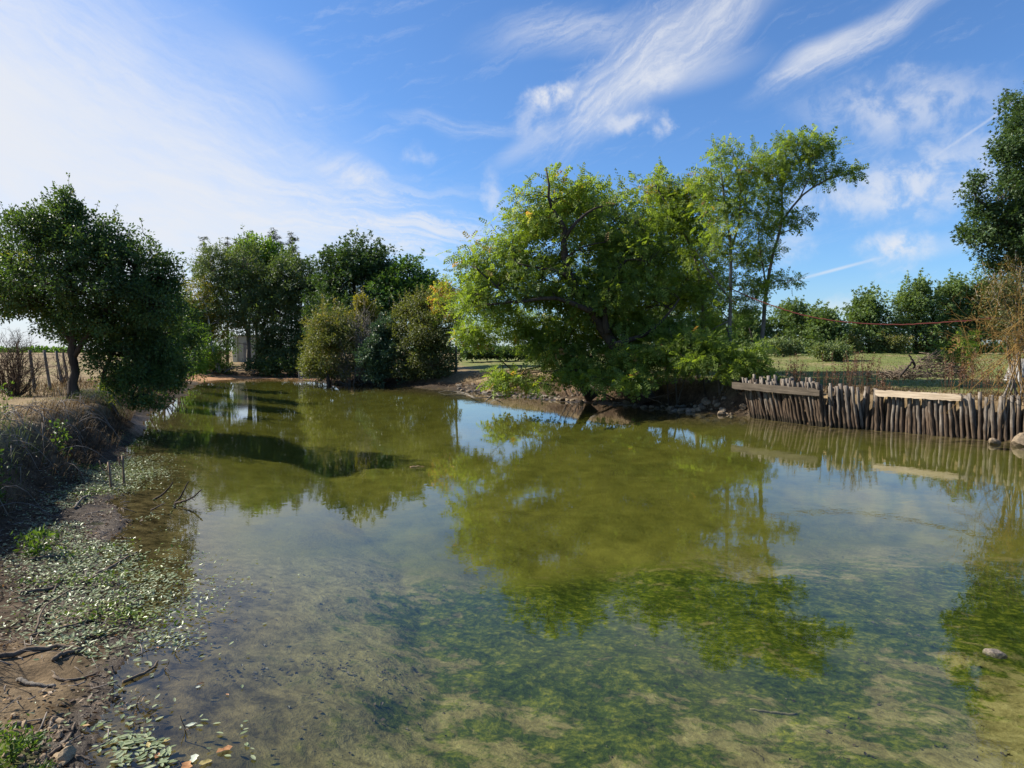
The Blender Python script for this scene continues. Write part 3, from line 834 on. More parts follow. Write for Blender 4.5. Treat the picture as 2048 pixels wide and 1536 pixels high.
tree('oak_tree', 'second oak, lower and lighter green, leaning on the big dark oak', 'tree', b,
     [([b, *tw(56.5, (812, 700), (812, 640), (815, 570))], .2, .06)],
     [(818, 556, 56.5, 34, 36, 1.6, 60), (790, 600, 55.6, 50, 40, 1.8, 80, .1), (838, 590, 56, 28, 40, 1.4, 44), (760, 625, 55, 30, 26, 1.2, 28, .2)],
     'lobed', .26, 26, .52, 'oak2', shoots=34, shoot_len=.6)
b = on_ground(872, 56)
tree('oak_tree', 'small oak top between the lighter oak and the yellowing locust', 'tree', b,
     [([b, *tw(56, (872, 690), (870, 620), (868, 585))], .14, .05)], [(866, 578, 56, 28, 28, 1.4, 44), (855, 612, 56, 38, 36, 1.5, 50), (890, 600, 56, 18, 30, 1.2, 22)],
     'lobed', .25, 26, .5, 'oak2', shoots=20, shoot_len=.5)


# ---- shrubs
def bush(name, label, px, Y, lobes, mat, leaf='small', size=.16, lpc=34, cr=.4, stems=9, bark=None, group=None, shoots=20, shoot_len=.5, tint0=.5, cat='bush', droop=.1, shell=.35, flat=.8):
    base = on_ground(px, Y)
    tr_ = []
    for q in range(stems):
        L = lobes[q % len(lobes)]
        c = PT(L[0], L[1], L[2]) + rng.normal(size=3) * .3 * L[3] * Y / F
        tr_.append(([base + rng.normal(size=3) * (.25, .25, 0), (base + c) / 2 + rng.normal(size=3) * .15, c], .035, .012))
    return tree(name, label, cat, base, tr_, lobes, leaf, size, lpc, cr, mat, bark or TWIG, group, shoots, shoot_len, flat, True, .018, droop, tint0, 0, shell, 'stem', 5, False)


bush('olive_bush', 'olive yellow rounded bush at the left end of the pond bushes', 655, 48.5,
     [(668, 655, 48.5, 40, 42, 1.8, 90), (640, 695, 48, 38, 50, 1.8, 90), (690, 690, 48, 40, 56, 1.8, 90), (655, 735, 47.6, 50, 24, 1.6, 50), (620, 735, 48, 20, 22, 1, 22)], 'olive', tint0=.6, shoots=110, shoot_len=.8)
bush('ivy_bush', 'dark blue green ivy clad bush hanging to the water', 762, 46.8,
     [(770, 660, 46.8, 22, 26, .9, 36), (758, 695, 46.4, 34, 32, 1.1, 66), (738, 715, 46, 24, 24, .9, 34), (780, 725, 46.3, 34, 40, 1.1, 66), (752, 742, 46, 26, 18, .8, 26)], 'teal', 'broad', .17, 32, .36, shoots=14, shoot_len=.4)
bush('olive_bush', 'large olive brown bush drooping to the water between ivy and the bare bank', 850, 46,
     [(838, 625, 46.6, 40, 36, 1.5, 84, .15), (862, 660, 46, 50, 46, 1.8, 120), (838, 705, 45.6, 44, 46, 1.7, 100, -.15), (880, 715, 45.6, 36, 46, 1.6, 80, -.2), (850, 745, 45.4, 54, 20, 1.4, 54, -.25), (800, 660, 46.4, 16, 44, .9, 30)], 'olive', tint0=.42, shoots=110, shoot_len=.8, droop=.3)
bush('golden_cypress', 'small golden conifer peeking out between the bushes and the big oak', 718, 52,
     [(726, 610, 52, 12, 18, .5, 22), (714, 640, 52, 18, 28, .8, 44), (735, 640, 52, 22, 34, .8, 40), (706, 665, 52, 12, 18, .5, 14)], 'gold', 'small', .2, 30, .3, 4, shoots=14, shoot_len=.5, cat='conifer')
bush('under_bush', 'dark green undergrowth bush at the foot of the big oak', 700, 53, [(690, 640, 53, 34, 36, 1.5, 54), (760, 650, 53.5, 40, 36, 1.5, 54), (650, 660, 54, 30, 44, 1.3, 44)], 'oak', 'lobed', .24, 24, .45, 5)
bush('under_bush', 'shaded undergrowth bush below the dusky ivy clad tree', 590, 58.5, [(585, 728, 58.5, 34, 16, 1.3, 40), (615, 722, 58.3, 22, 22, 1.2, 30), (548, 732, 58.6, 20, 12, 1.0, 18)], 'oak', 'small', .22, 30, .5, 5, shoots=8)
for px, Y, L, mt, lab in ((318, 34, [(318, 640, 34, 40, 60, 1.3, 60), (330, 700, 34, 36, 50, 1.2, 44)], 'oak2', 'green bank bush half hidden behind the low spreading tree'),
                          (350, 40, [(352, 640, 40, 40, 60, 1.5, 60), (362, 700, 40, 34, 46, 1.3, 40)], 'pear', 'dark bank bush behind the low spreading tree, nearer the sandy end'),
                          (372, 47, [(378, 670, 47, 26, 60, 1.3, 50), (384, 725, 46.5, 26, 28, 1.1, 30)], 'bright', 'yellow green bank bush just before the sandy end'),
                          (425, 61, [(420, 728, 61, 24, 12, 1, 22), (450, 735, 61, 20, 7, .8, 14)], 'willow', 'low grey green scrub at the foot of the pale birch'),
                          (512, 59.8, [(512, 732, 59.8, 22, 14, 1, 24), (540, 738, 59.6, 20, 11, .9, 20)], 'oak', 'low dark scrub in front of the shed corner'),
                          (450, 68, [(445, 690, 68, 26, 22, 1.6, 36), (425, 705, 68, 18, 16, 1.2, 22)], 'oak2', 'shaded shrub left of the pale shed'),
                          (545, 70, [(545, 690, 70, 34, 34, 2, 60), (600, 690, 70, 34, 34, 2, 60)], 'oak', 'dark thicket behind the far trunks right of the shed'),
                          (660, 64, [(640, 690, 64, 40, 40, 2, 60), (700, 690, 64, 40, 40, 2, 60)], 'oak', 'dark thicket behind the olive bushes')):
    bush('bank_bush', lab, px, Y, L, mt, 'small', .19, 30, .5, 6, shoots=10, shoot_len=.5)
for px, Y, L, lab in ((288, 29, [(285, 690, 29, 36, 52, 1.0, 44), (300, 742, 29, 44, 26, 1.0, 40)], 'bank bush hidden behind the low spreading tree, nearest its trunk'),
                      (330, 32, [(330, 745, 32, 34, 22, .9, 34)], 'low bank bush trailing at the water behind the low spreading tree')):
    bush('bank_bush', lab, px, Y, L, 'pear', 'small', .15, 30, .42, 6, shoots=8, shoot_len=.4)
b = on_ground(912, 45.5)
tree('locust_tree', 'small yellowing locust with a slender pale trunk beside the olive brown bush', 'tree', b,
     [([b, *tw(45.5, (912, 700), (914, 650), (905, 610), (908, 580))], .09, .03)],
     [(905, 590, 45.5, 34, 26, 1.4, 34, .35), (880, 605, 45.5, 22, 18, 1, 18, .35), (935, 615, 45.3, 30, 26, 1.2, 26, .1), (900, 630, 45.2, 42, 22, 1.3, 30, .1)],
     'pinnate_far', .30, 14, .42, 'locust', BARK2, tint0=.55, shoots=8)


def bare_bush(name, label, px, Y, hpx, wpx, mat, stems=26, cat='bush', group=None, base=None, sub=7, rad=.02, lean=0.0, third=3):
    base = on_ground(px, Y) if base is None else np.asarray(base, float)
    rt = empty(name, base, label, cat, group)
    Hh, Wd = hpx * Y / F, wpx * Y / F
    s1, s2 = TB(), TB()
    m = stems
    a = rng.random(m) * 6.28
    sp = rng.random(m) ** .6
    tip = base + np.stack([np.cos(a) * sp * Wd + lean * Hh, np.sin(a) * sp * Wd * .8, Hh * (1.05 - .45 * sp ** 2) * (.7 + .35 * rng.random(m))], -1)
    st = base + np.stack([np.cos(a) * .12 * Wd, np.sin(a) * .12 * Wd, 0 * a], -1)
    tt = np.linspace(0, 1, 7)[None, :, None]
    P = st[:, None] * (1 - tt) + tip[:, None] * tt + np.sin(tt * np.pi) * rng.normal(size=(m, 1, 3)) * .09 * Hh
    P[:, 1:] += rng.normal(size=(m, 6, 3)) * .018 * Hh
    s1.many(P, np.linspace(1, .3, 7)[None] * (rad * (.6 + .7 * rng.random((m, 1)))), 5)
    n = m * sub
    si, u = np.repeat(np.arange(m), sub), rng.integers(1, 7, n)
    p0 = P[si, u]
    d = nrm(rdir(n) * .8 + nrm(P[si, u] - base) * .9 + np.array([0, 0, .25]))
    ln = Hh * (.12 + .2 * rng.random(n))
    tt = np.linspace(0, 1, 5)[None, :, None]
    P2 = p0[:, None] + d[:, None] * ln[:, None, None] * tt + np.cumsum(rng.normal(size=(n, 5, 3)), 1) * .012 * Hh * (tt > 0)
    s2.many(P2, np.linspace(1, .35, 5)[None] * np.full((n, 1), rad * .4), 3)
    n3 = n * third
    si = np.repeat(np.arange(n), third)
    p0 = P2[si, rng.integers(1, 5, n3)]
    d3 = nrm(d[si] + rdir(n3))
    tt = np.linspace(0, 1, 3)[None, :, None]
    P3 = p0[:, None] + d3[:, None] * (Hh * (.05 + .09 * rng.random(n3)))[:, None, None] * tt
    s2.many(P3, np.linspace(1, .4, 3)[None] * np.full((n3, 1), rad * .25), 3)
    link('stem', s1.mesh('stem', mat, base), rt)
    link('twigs', s2.mesh('twigs', mat, base), rt)
    return rt, P2


bare_bush('bare_bush', 'leafless grey bush between the olive bush and the ivy clad bush', 728, 47.4, 138, 46, TWIGG, 34, sub=9, rad=.035)
bare_bush('bare_bush', 'leafless brown bush at the left edge beside the fence', 25, 22.5, 118, 58, TWIG, 44, sub=10, rad=.02)
bare_bush('bare_bush', 'small leafless brown bush behind the leaning fence posts', 128, 30, 70, 30, TWIG, 18, sub=7, rad=.02)
bare_bush('bare_bush', 'low twiggy scrub standing in the water below the olive bush', 702, 47, 60, 44, TWIGG, 18, sub=7, rad=.025, base=(PT(702, 760, 47)[0], 47, -.05))

# ---- black locusts on the right bank
bA = WP(1292, 800, .25)
YA = bA[1]
tA = [([bA, *tw(YA, (1270, 752), (1240, 708), (1204, 660), (1165, 608), (1138, 562), (1127, 500), (1126, 462))], .30, .13),
      (tw(YA, (1126, 466), (1115, 440), (1096, 412), (1098, 385), (1090, 345)), .10, .03), (tw(YA, (1128, 480), (1145, 455), (1175, 430), (1200, 420)), .09, .03),
      (tw(YA - .3, (1137, 560), (1110, 545), (1075, 540), (1030, 530)), .08, .025), (tw(YA, (1210, 668), (1205, 610), (1235, 535), (1262, 522), (1290, 530)), .12, .03),
      (tw(YA - .5, (1180, 625), (1110, 600), (1020, 608), (960, 612)), .11, .03), (tw(YA, (1130, 520), (1160, 500), (1205, 490)), .05, .02),
      (tw(YA - .5, (1010, 590), (975, 560), (950, 535)), .05, .02), (tw(YA - .5, (1225, 690), (1300, 660), (1350, 600)), .1, .03)]
LA = [(1108, 390, YA, 54, 42, 1.5, 54, .2), (1165, 418, YA + .6, 60, 48, 1.8, 64, .08), (1060, 430, YA, 52, 50, 1.6, 66, .12), (1110, 470, YA - .4, 78, 56, 1.8, 84, .08), (1020, 500, YA, 44, 52, 1.5, 52, .1),
      (950, 535, YA, 48, 46, 1.4, 44, .12), (1000, 575, YA - .6, 74, 46, 1.6, 70, .05), (1080, 555, YA - .8, 74, 54, 1.8, 80, 0), (1180, 500, YA, 70, 64, 2.0, 90, .02), (1235, 450, YA + .6, 56, 56, 1.8, 70, .02),
      (945, 605, YA - .8, 42, 30, 1.2, 34, .08), (1150, 590, YA - 1, 70, 50, 1.6, 70, 0), (1250, 530, YA, 60, 60, 2, 84, -.05), (1230, 600, YA - .6, 70, 50, 1.8, 80, -.08),
      (1290, 460, YA + .8, 50, 60, 1.6, 66, -.05), (1320, 530, YA + .8, 54, 60, 1.8, 80, -.12), (1310, 610, YA, 60, 48, 1.7, 74, -.15), (1370, 560, YA + 1, 40, 60, 1.6, 60, -.15), (1350, 470, YA + 1, 36, 50, 1.4, 44, -.05)]
LA = [(a_, b2, c2 + (1.15 if 1060 < a_ < 1200 and b2 < 600 else .4), *r_) for a_, b2, c2, *r_ in LA]
tA = [([q + np.array([0, -.75 * (.2 + .8 * i_ / len(P_)), 0]) for i_, q in enumerate(P_)], r_a, r_b) if n2 == 0 else ([q + np.array([0, -.75, 0]) for q in P_], r_a, r_b) for n2, (P_, r_a, r_b) in enumerate(tA)]
tree('locust_tree', 'big spreading black locust with a dark leaning trunk over the bank rocks', 'tree', bA, tA, LA, 'pinnate', .34, 15, .44, 'locust', BARK, flat=.6, droop=.32, tint0=.40, shoots=40, shoot_len=.36, limb_r=.045)
bB = WP(1186, 796, .2)
YB = bB[1]
tree('locust_tree', 'low locust drooping its bright sprays to the water left of the big leaning trunk', 'tree', bB,
     [([bB, *tw(YB, (1165, 768), (1142, 735), (1118, 705), (1090, 680), (1060, 660))], .24, .06), (tw(YB, (1128, 715), (1150, 690), (1180, 660)), .09, .03), (tw(YB - .4, (1150, 745), (1110, 730), (1070, 735), (1030, 745)), .06, .02)],
     [(960, 668, YB, 42, 26, 1.2, 40, .12), (1020, 650, YB - .3, 50, 34, 1.4, 54, .08), (1085, 645, YB - .6, 56, 36, 1.4, 60, .04), (1145, 665, YB - .8, 50, 36, 1.4, 54, 0), (1190, 640, YB - .4, 48, 36, 1.4, 50, -.06),
      (1090, 700, YB - 1.2, 50, 28, 1.2, 50, .1), (1050, 742, YB - 1.6, 52, 22, 1.1, 46, .12), (1010, 762, YB - 1.8, 26, 13, .7, 20, .15), (1110, 742, YB - 1.6, 40, 20, 1.0, 36, .1), (1180, 715, YB - 1.2, 50, 30, 1.2, 50, -.02), (1240, 690, YB - 1.6, 40, 34, 1.2, 44, -.08), (1235, 735, YB - 2.4, 30, 18, .8, 26, 0), (1050, 700, YB - .8, 46, 26, 1.1, 44, .1), (1150, 742, YB - 2.2, 40, 16, .8, 30, .08), (1060, 765, YB - 2.2, 40, 11, .7, 26, .14), (1280, 715, YB - 3.4, 40, 26, 1, 34, 0), (1205, 758, YB - 3.2, 34, 14, .7, 24, .06), (1262, 762, YB - 4.2, 30, 13, .6, 20, .05), (1110, 772, YB - 3, 26, 9, .5, 16, .1), (1300, 660, YB - 2, 50, 30, 1.2, 44, 0), (940, 672, YB + .3, 18, 9, .6, 9, .1)],
     'pinnate', .33, 15, .42, 'locust', BARK, flat=.55, droop=.35, tint0=.42, limb_r=.035, shoots=10, shoot_len=.3)
b = on_ground(1335, 35)
tree('locust_tree', 'dense dark locust standing behind the right side of the big spreading one', 'tree', b,
     [([b, *tw(35, (1330, 690), (1325, 600), (1318, 500), (1300, 400))], .2, .05)],
     [(1300, 418, 35, 48, 40, 1.8, 56, .05), (1240, 438, 36, 60, 50, 2, 80, -.1), (1330, 480, 35, 60, 60, 2, 84, -.05), (1370, 560, 35, 56, 60, 2, 84, -.1), (1290, 560, 36, 90, 70, 2.2, 130, -.15), (1330, 640, 35, 80, 50, 2, 90, -.12), (1240, 640, 36, 70, 50, 2, 70, -.15), (1190, 412, 36.5, 46, 34, 1.6, 36, -.05)],
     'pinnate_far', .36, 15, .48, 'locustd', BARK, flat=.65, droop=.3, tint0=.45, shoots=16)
b = on_ground(1395, 31)
tree('locust_tree', 'slim feathery locust between the big spreading one and the two tall thin ones', 'tree', b,
     [([b, *tw(31, (1400, 700), (1405, 600), (1385, 500), (1340, 420), (1310, 370))], .11, .03), (tw(31, (1395, 560), (1440, 620), (1480, 660)), .05, .02)],
     [(1305, 375, 31, 26, 24, 1.0, 16, .15), (1355, 384, 31, 30, 28, 1.1, 22, .1), (1390, 400, 31, 40, 40, 1.2, 40, .08), (1350, 420, 31, 44, 36, 1.3, 40, .05), (1400, 470, 31, 40, 44, 1.2, 40, 0), (1420, 560, 31.4, 34, 54, 1.2, 40, -.1), (1440, 640, 31.4, 34, 40, 1.1, 28, -.1)],
     'pinnate', .31, 14, .42, 'locust', BARK2, flat=.6, droop=.3, tint0=.42, shoots=16)
b = on_ground(1460, 28)
tree('locust_tree', 'left one of two tall thin locusts, with the rope tied round its trunk', 'tree', b,
     [([b, *tw(28, (1460, 700), (1461, 560), (1460, 480), (1450, 410), (1440, 330))], .10, .03), (tw(28, (1462, 500), (1480, 430), (1475, 340), (1458, 285)), .05, .015), (tw(28, (1461, 600), (1420, 545), (1392, 500)), .05, .02), (tw(28, (1460, 640), (1432, 655), (1405, 672)), .035, .012)],
     [(1455, 308, 28, 22, 22, .8, 13, .05), (1470, 352, 28, 34, 30, .9, 24, .08), (1425, 360, 28, 34, 26, .9, 22, .15), (1440, 402, 28, 42, 26, .9, 26, .1), (1490, 400, 28, 30, 36, .8, 26, -.02), (1450, 455, 28, 44, 26, .9, 30, .1), (1430, 500, 28, 30, 20, .8, 16, .05), (1485, 500, 28, 26, 30, .8, 16, -.05), (1480, 580, 28, 24, 28, .7, 10, -.1), (1425, 600, 28, 26, 24, .8, 12, -.1)],
     'pinnate', .29, 12, .40, 'locust', BARK2, flat=.6, droop=.3, tint0=.36, shoots=5, limb_r=.022, twigs=True)
b = on_ground(1519, 28.6)
tree('locust_tree', 'right one of two tall thin locusts, tallest, with one long branch reaching right', 'tree', b,
     [([b, *tw(28.6, (1524, 690), (1531, 600), (1543, 520), (1562, 450), (1565, 370), (1572, 300))], .105, .028), (tw(28.6, (1566, 440), (1600, 395), (1640, 365), (1680, 352), (1722, 345)), .05, .012),
      (tw(28.6, (1555, 470), (1590, 455), (1612, 438)), .03, .012), (tw(28.6, (1532, 570), (1520, 500), (1515, 450)), .04, .012), (tw(28.6, (1600, 395), (1625, 340), (1635, 300)), .03, .012)],
     [(1600, 288, 28.6, 38, 22, .9, 27, .02), (1560, 312, 28.6, 34, 28, .9, 25, .05), (1637, 306, 28.6, 24, 22, .8, 15, -.05), (1590, 340, 28.6, 42, 30, 1.0, 30, .02), (1545, 370, 28.6, 34, 36, 1, 28, .05), (1655, 345, 28.6, 32, 18, .7, 18, -.08), (1705, 344, 28.6, 26, 9, .4, 10, -.05),
      (1520, 340, 28.6, 26, 30, .8, 20, .08), (1520, 430, 28.6, 34, 36, .9, 34, 0), (1560, 430, 28.6, 30, 26, .8, 18, .05), (1606, 440, 28.6, 26, 14, .7, 18, -.06), (1525, 500, 28.6, 34, 30, .9, 26, .02), (1515, 560, 28.6, 26, 24, .7, 14, -.05), (1572, 560, 28.6, 24, 10, .5, 9, -.05), (1505, 600, 28.6, 24, 24, .8, 12, -.1)],
     'pinnate', .29, 12, .38, 'locust', BARK2, flat=.6, droop=.25, tint0=.34, shoots=6, limb_r=.02)
for lab, px, Y, L in (
    ('low locust sapling hanging bright leaves over the left end of the post wall', 1440, 26.6, [(1390, 722, 26.4, 34, 14, .7, 24, .0), (1500, 700, 26.4, 40, 20, .8, 30, -.04), (1520, 735, 25.9, 26, 10, .5, 14, .05), (1440, 712, 26.4, 40, 16, .8, 30, .02), (1480, 728, 26, 44, 13, .7, 28, .0), (1450, 745, 25.8, 24, 8, .5, 12, .1), (1425, 690, 26.8, 44, 22, .9, 30, .05), (1370, 690, 27.2, 36, 22, .9, 26, 0)]),
    ('shaded locust sapling among the dark trunks right of the leaning locust', 1355, 28.4, [(1330, 700, 28, 44, 30, 1, 40, .05), (1400, 700, 27.8, 40, 24, .9, 36, .08), (1360, 735, 27.4, 34, 16, .7, 24, .1), (1370, 668, 28.6, 40, 26, 1, 34, -.1), (1310, 745, 28, 24, 14, .6, 14, .0), (1400, 655, 28.4, 30, 24, .8, 22, -.05)])):
    b = on_ground(px, Y)
    tree('locust_sapling', lab, 'tree', b, [([b, PT(px - 6, 745, Y), PT(px - 16, 715, Y), PT(px + 5, 690, Y)], .045, .015), ([b, PT(px + 20, 740, Y), PT(px + 30, 712, Y)], .03, .012)],
         L, 'pinnate', .29, 14, .36, 'locust', BARK2, flat=.5, droop=.3, tint0=.4, limb_r=.016)
for px, Y, lab in ((1412, 27.4, 'thin bare stem in the shade left of the post wall, under the bright sapling'), (1500, 26.6, 'thin bare stem just behind the left end of the post wall'), (1340, 27.6, 'thin bare stem beside the leaning locust trunk'), (1455, 27.2, 'thin bare stem in front of the tall locust with the rope')):
    b = on_ground(px, Y)
    o = empty('thin_trunk', b, lab, 'sapling', 'thin stems on the shaded bank')
    tb = TB()
    tb.add(spline([b, PT(px - 8, 730, Y), PT(px + 6, 690, Y), PT(px - 2, 655, Y)], 8), .03, .015, 5)
    link('stem', tb.mesh('stem', BARK, b), o)

# ---- row of young oaks behind the lawn
HG = [(1590, 600, 62, 59, 'young oak at the left end of the hedge, beside the tall thin locust'), (1648, 622, 42, 57, 'short young oak in the hedge left of the sky gap'),
      (1738, 590, 46, 58, 'young oak right of the sky gap in the hedge'), (1832, 562, 58, 58, 'pale green young oak in the hedge, left of the two darkest'), (1902, 556, 52, 58.5, 'dark young oak in the hedge behind the small sumac'),
      (1958, 560, 44, 58, 'dark young oak at the right end of the hedge'), (2030, 555, 60, 57, 'young oak in the hedge behind the orange twigs'), (2110, 560, 70, 57, 'young oak in the hedge past the orange twigs'),
      (1490, 622, 46, 60, 'young oak seen between the two tall thin locusts'), (1420, 628, 50, 62, 'young oak behind the feathery slim locust')]
for px, top, hw, Y, lab in HG:
    b = on_ground(px, Y)
    hgt = 708 - top
    L = [(px, top + .16 * hgt, Y, hw * .38, hgt * .17, 1.0, 22), (px - hw * .3, top + .42 * hgt, Y, hw * .6, hgt * .26, 1.5, 44), (px + hw * .35, top + .45 * hgt, Y, hw * .6, hgt * .27, 1.5, 44),
         (px, top + .72 * hgt, Y - .4, hw * .95, hgt * .26, 1.8, 62), (px + hw * .5 * (rng.random() - .5), top + .3 * hgt, Y, hw * .5, hgt * .2, 1.2, 26)]
    tree('young_oak', lab, 'tree', b, [([b, PT(px, top + hgt * .6, Y), PT(px + 4, top + .2 * hgt, Y)], .11, .03)], L, 'lobed', .27, 22, .5, 'hedge', shoots=26, shoot_len=.75, tint0=.62 if 'pale' in lab else .45, twigs=True)
for px, Y, hw, top, mt, lab in ((1690, 56, 26, 672, 'olive', 'small olive shrub in the sky gap of the hedge'), (1655, 44, 40, 690, 'willow', 'pale wispy shrub standing alone on the lawn'), (1780, 56, 40, 668, 'olive', 'olive shrub at the foot of the pale green young oak'),
                                (1560, 52, 40, 680, 'willow', 'grey green shrub on the lawn behind the tall thin locusts'), (1870, 57, 40, 668, 'rusty', 'rusty low shrub at the foot of the dark hedge oaks')):
    g_ = on_ground(px, Y)
    bot = 704 if Y > 50 else 716
    bush('lawn_shrub', lab, px, Y, [(px, (top + bot) / 2, Y, hw, (bot - top) / 2, 1.0, 44), (px + hw * .4, top + .7 * (bot - top), Y, hw * .6, (bot - top) * .4, .8, 24)], mt, 'small', .17, 30, .4, 5, shoots=18, shoot_len=.4, tint0=.65)

# ---- right edge: oak reaching in, rusty bush, orange twigs
b = np.array([16.8, 20.5, gz(16.8, 20.5)])
tree('oak_tree', 'dark oak crown reaching in from the right edge above the hedge', 'tree', b,
     [([b, PT(2150, 640, 20.5), PT(2140, 500, 20.5), PT(2130, 380, 20.5), PT(2120, 250, 20.5)], .28, .06)],
     [(2068, 345, 20, 54, 58, 1.2, 66), (2036, 425, 20, 50, 54, 1.2, 64), (1974, 412, 20, 22, 18, .5, 14, .1), (1944, 372, 20, 13, 22, .4, 9, .1), (2030, 480, 20, 56, 40, 1.2, 54), (2062, 250, 20, 36, 48, 1.0, 40), (2110, 330, 20.5, 70, 90, 1.6, 90),
      (1955, 462, 20, 28, 22, .6, 16, .1), (2010, 300, 20, 26, 24, .6, 18, .1), (2090, 440, 20.5, 60, 70, 1.5, 70), (2110, 200, 20.5, 60, 60, 1.4, 50), (2020, 530, 20.2, 40, 22, .8, 22, .2), (2180, 350, 21, 80, 120, 2, 100)],
     'lobed', .105, 42, .27, 'oak', shoots=26, shoot_len=.3, flat=.85)
b = np.array([14.4, 19.4, gz(14.4, 19.4)])
bush('rusty_bush', 'rusty brown leaved bush under the oak at the right edge', 2035, 19.4, [(2035, 560, 19.4, 44, 40, .8, 34, .1), (2045, 610, 19.2, 46, 44, .9, 38), (2015, 645, 19, 36, 36, .8, 20, .1), (2060, 670, 19, 44, 44, .9, 44), (1990, 590, 19.4, 22, 36, .5, 16, .1)],
     'rusty', 'small', .075, 26, .26, 10, TWIGG, shoots=40, shoot_len=.35, tint0=.45)
bare_bush('lichen_bush', 'bare twiggy bush covered in orange lichen leaning over the post wall', 2060, 17.9, 225, 118, LICHEN, 17, sub=9, rad=.010, lean=-.10, third=3)
b = np.array([13.9, 17.4, 1.05])
o = empty('lichen_bush', b, 'long bare lichen branches hanging down in front of the post wall', 'bush')
tb, tb2 = TB(), TB()
for q in range(26):
    e = PT(1890 + 150 * rng.random(), 640 + 190 * rng.random(), 16.9 - .5 * rng.random())
    s0 = PT(2045 + 20 * rng.random(), 650 + 60 * rng.random(), 17.2)
    P = spline([b, s0, (s0 + e) / 2 + rng.normal(size=3) * .1 + (0, 0, .1), e], 12)
    tb.add(P, .012, .004, 4)
    for h in range(7):
        k_ = rng.integers(5, 12)
        d = nrm(rdir(1)[0] + (-.6, 0, 0))
        l = .1 + .22 * rng.random()
        tb2.add(np.array([P[k_], P[k_] + d * l * .5 + rng.normal(size=3) * .02, P[k_] + d * l]), .004, .002, 3)
link('branches', tb.mesh('branches', LICHEN, b), o)
link('twigs', tb2.mesh('twigs', LICHEN, b), o)
b = on_ground(1925, 25)
tree('sumac_seedling', 'small upright seedling with tiers of bright pinnate leaves behind the post wall', 'plant', b, [([b, PT(1925, 700, 25), PT(1924, 668, 25)], .02, .008)],
     [(1925, 672, 25, 12, 6, .25, 4, .2), (1926, 686, 25, 16, 7, .3, 6, .2), (1928, 700, 25, 14, 8, .3, 6, .35), (1930, 720, 25, 12, 10, .25, 5, .5)], 'pinnate', .30, 7, .2, 'locust', BARK2, droop=.3, limb_r=.008, tint0=.4)
b = on_ground(1898, 25.5)
tree('sumac_seedling', 'low blue green seedling beside the brush pile', 'plant', b, [([b, PT(1898, 715, 25.5)], .02, .008)],
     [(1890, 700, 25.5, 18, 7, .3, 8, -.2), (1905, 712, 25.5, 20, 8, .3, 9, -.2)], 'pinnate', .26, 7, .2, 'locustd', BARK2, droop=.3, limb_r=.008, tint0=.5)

# ------------------------------------------------------------------ retaining wall of upright posts
WOODP, t = new_mat('weathered_post_wood')
co = t.n('ShaderNodeTexCoord').outputs['Object']
ri = t.n('ShaderNodeObjectInfo').outputs['Random']
vz = t.n('ShaderNodeSeparateXYZ', {0: co}).outputs[2]
off = t.vm('ADD', co, t.n('ShaderNodeCombineXYZ', {0: t.m('MULTIPLY', ri, 40), 1: t.m('MULTIPLY', ri, 17), 2: t.m('MULTIPLY', ri, 9)}).outputs[0])
g1 = t.noise(t.map(off, scale=(1, 1, .1), typ='POINT'), 26, 5, .6).outputs[0]
g2 = t.noise(off, 5, 4, .65).outputs[0]
grey = t.ramp(g1, [(.36, (.075, .060, .048)), (.64, (.27, .235, .195))])
brn = t.ramp(g1, [(.36, (.028, .020, .014)), (.64, (.125, .088, .060))])
lvl = t.m('ADD', vz, t.m('ADD', t.m('MULTIPLY', t.m('SUBTRACT', g2, .5), 1.3), t.m('MULTIPLY', t.m('SUBTRACT', ri, .5), 1.1)))
c = t.mix(t.mr(lvl, .40, 1.25), brn, grey)
c = t.mix(t.mr(t.m('ADD', vz, t.m('MULTIPLY', g2, .1)), .10, .03), c, (.030, .024, .016))
bp = t.n('ShaderNodeBump', {'Strength': .8, 'Distance': .012, 'Height': g1})
pr = t.n('ShaderNodeBsdfPrincipled', {'Base Color': c, 'Roughness': .88, 'Specular IOR Level': .15, 'Normal': bp.outputs[0]})
t.t.links.new(pr.outputs[0], t.out.inputs[0])
PLANKL = bark_mat('bleached_plank', (.30, .225, .15), (.60, .49, .36), 16, .4, grain=(.1, .1, 1))
PLANKG = bark_mat('grey_plank', (.035, .028, .020), (.12, .097, .073), 16, .4, grain=(.1, .1, 1))


def post_mesh(hgt, r, seed):
    tb = TB()
    g = np.random.default_rng(seed)
    n = 9
    P = np.stack([g.normal(size=n) * .006, g.normal(size=n) * .006, np.linspace(-.45, hgt, n)], -1)
    P = P + np.outer(np.linspace(0, 1, n) ** 2, [g.normal() * .03, g.normal() * .02, 0])
    rr_ = r * (1 + .05 * g.normal(size=n)) * np.linspace(1.08, .92, n)
    tb.add(P, rr_, sides=8, lump=.10)
    m = tb.mesh('post', WOODP)
    return m


wl = np.array([(8.55, 24.45), (9.05, 23.2), (9.8, 21.5), (10.9, 20.65), (11.7, 19.8), (12.4, 18.8), (13.0, 18.0), (14.8, 16.4)])
seg = np.linalg.norm(np.diff(wl, axis=0), axis=1)
cum = np.concatenate([[0], np.cumsum(seg)])


def wall_at(d):
    return np.array([np.interp(d, cum, wl[:, 0]), np.interp(d, cum, wl[:, 1])])


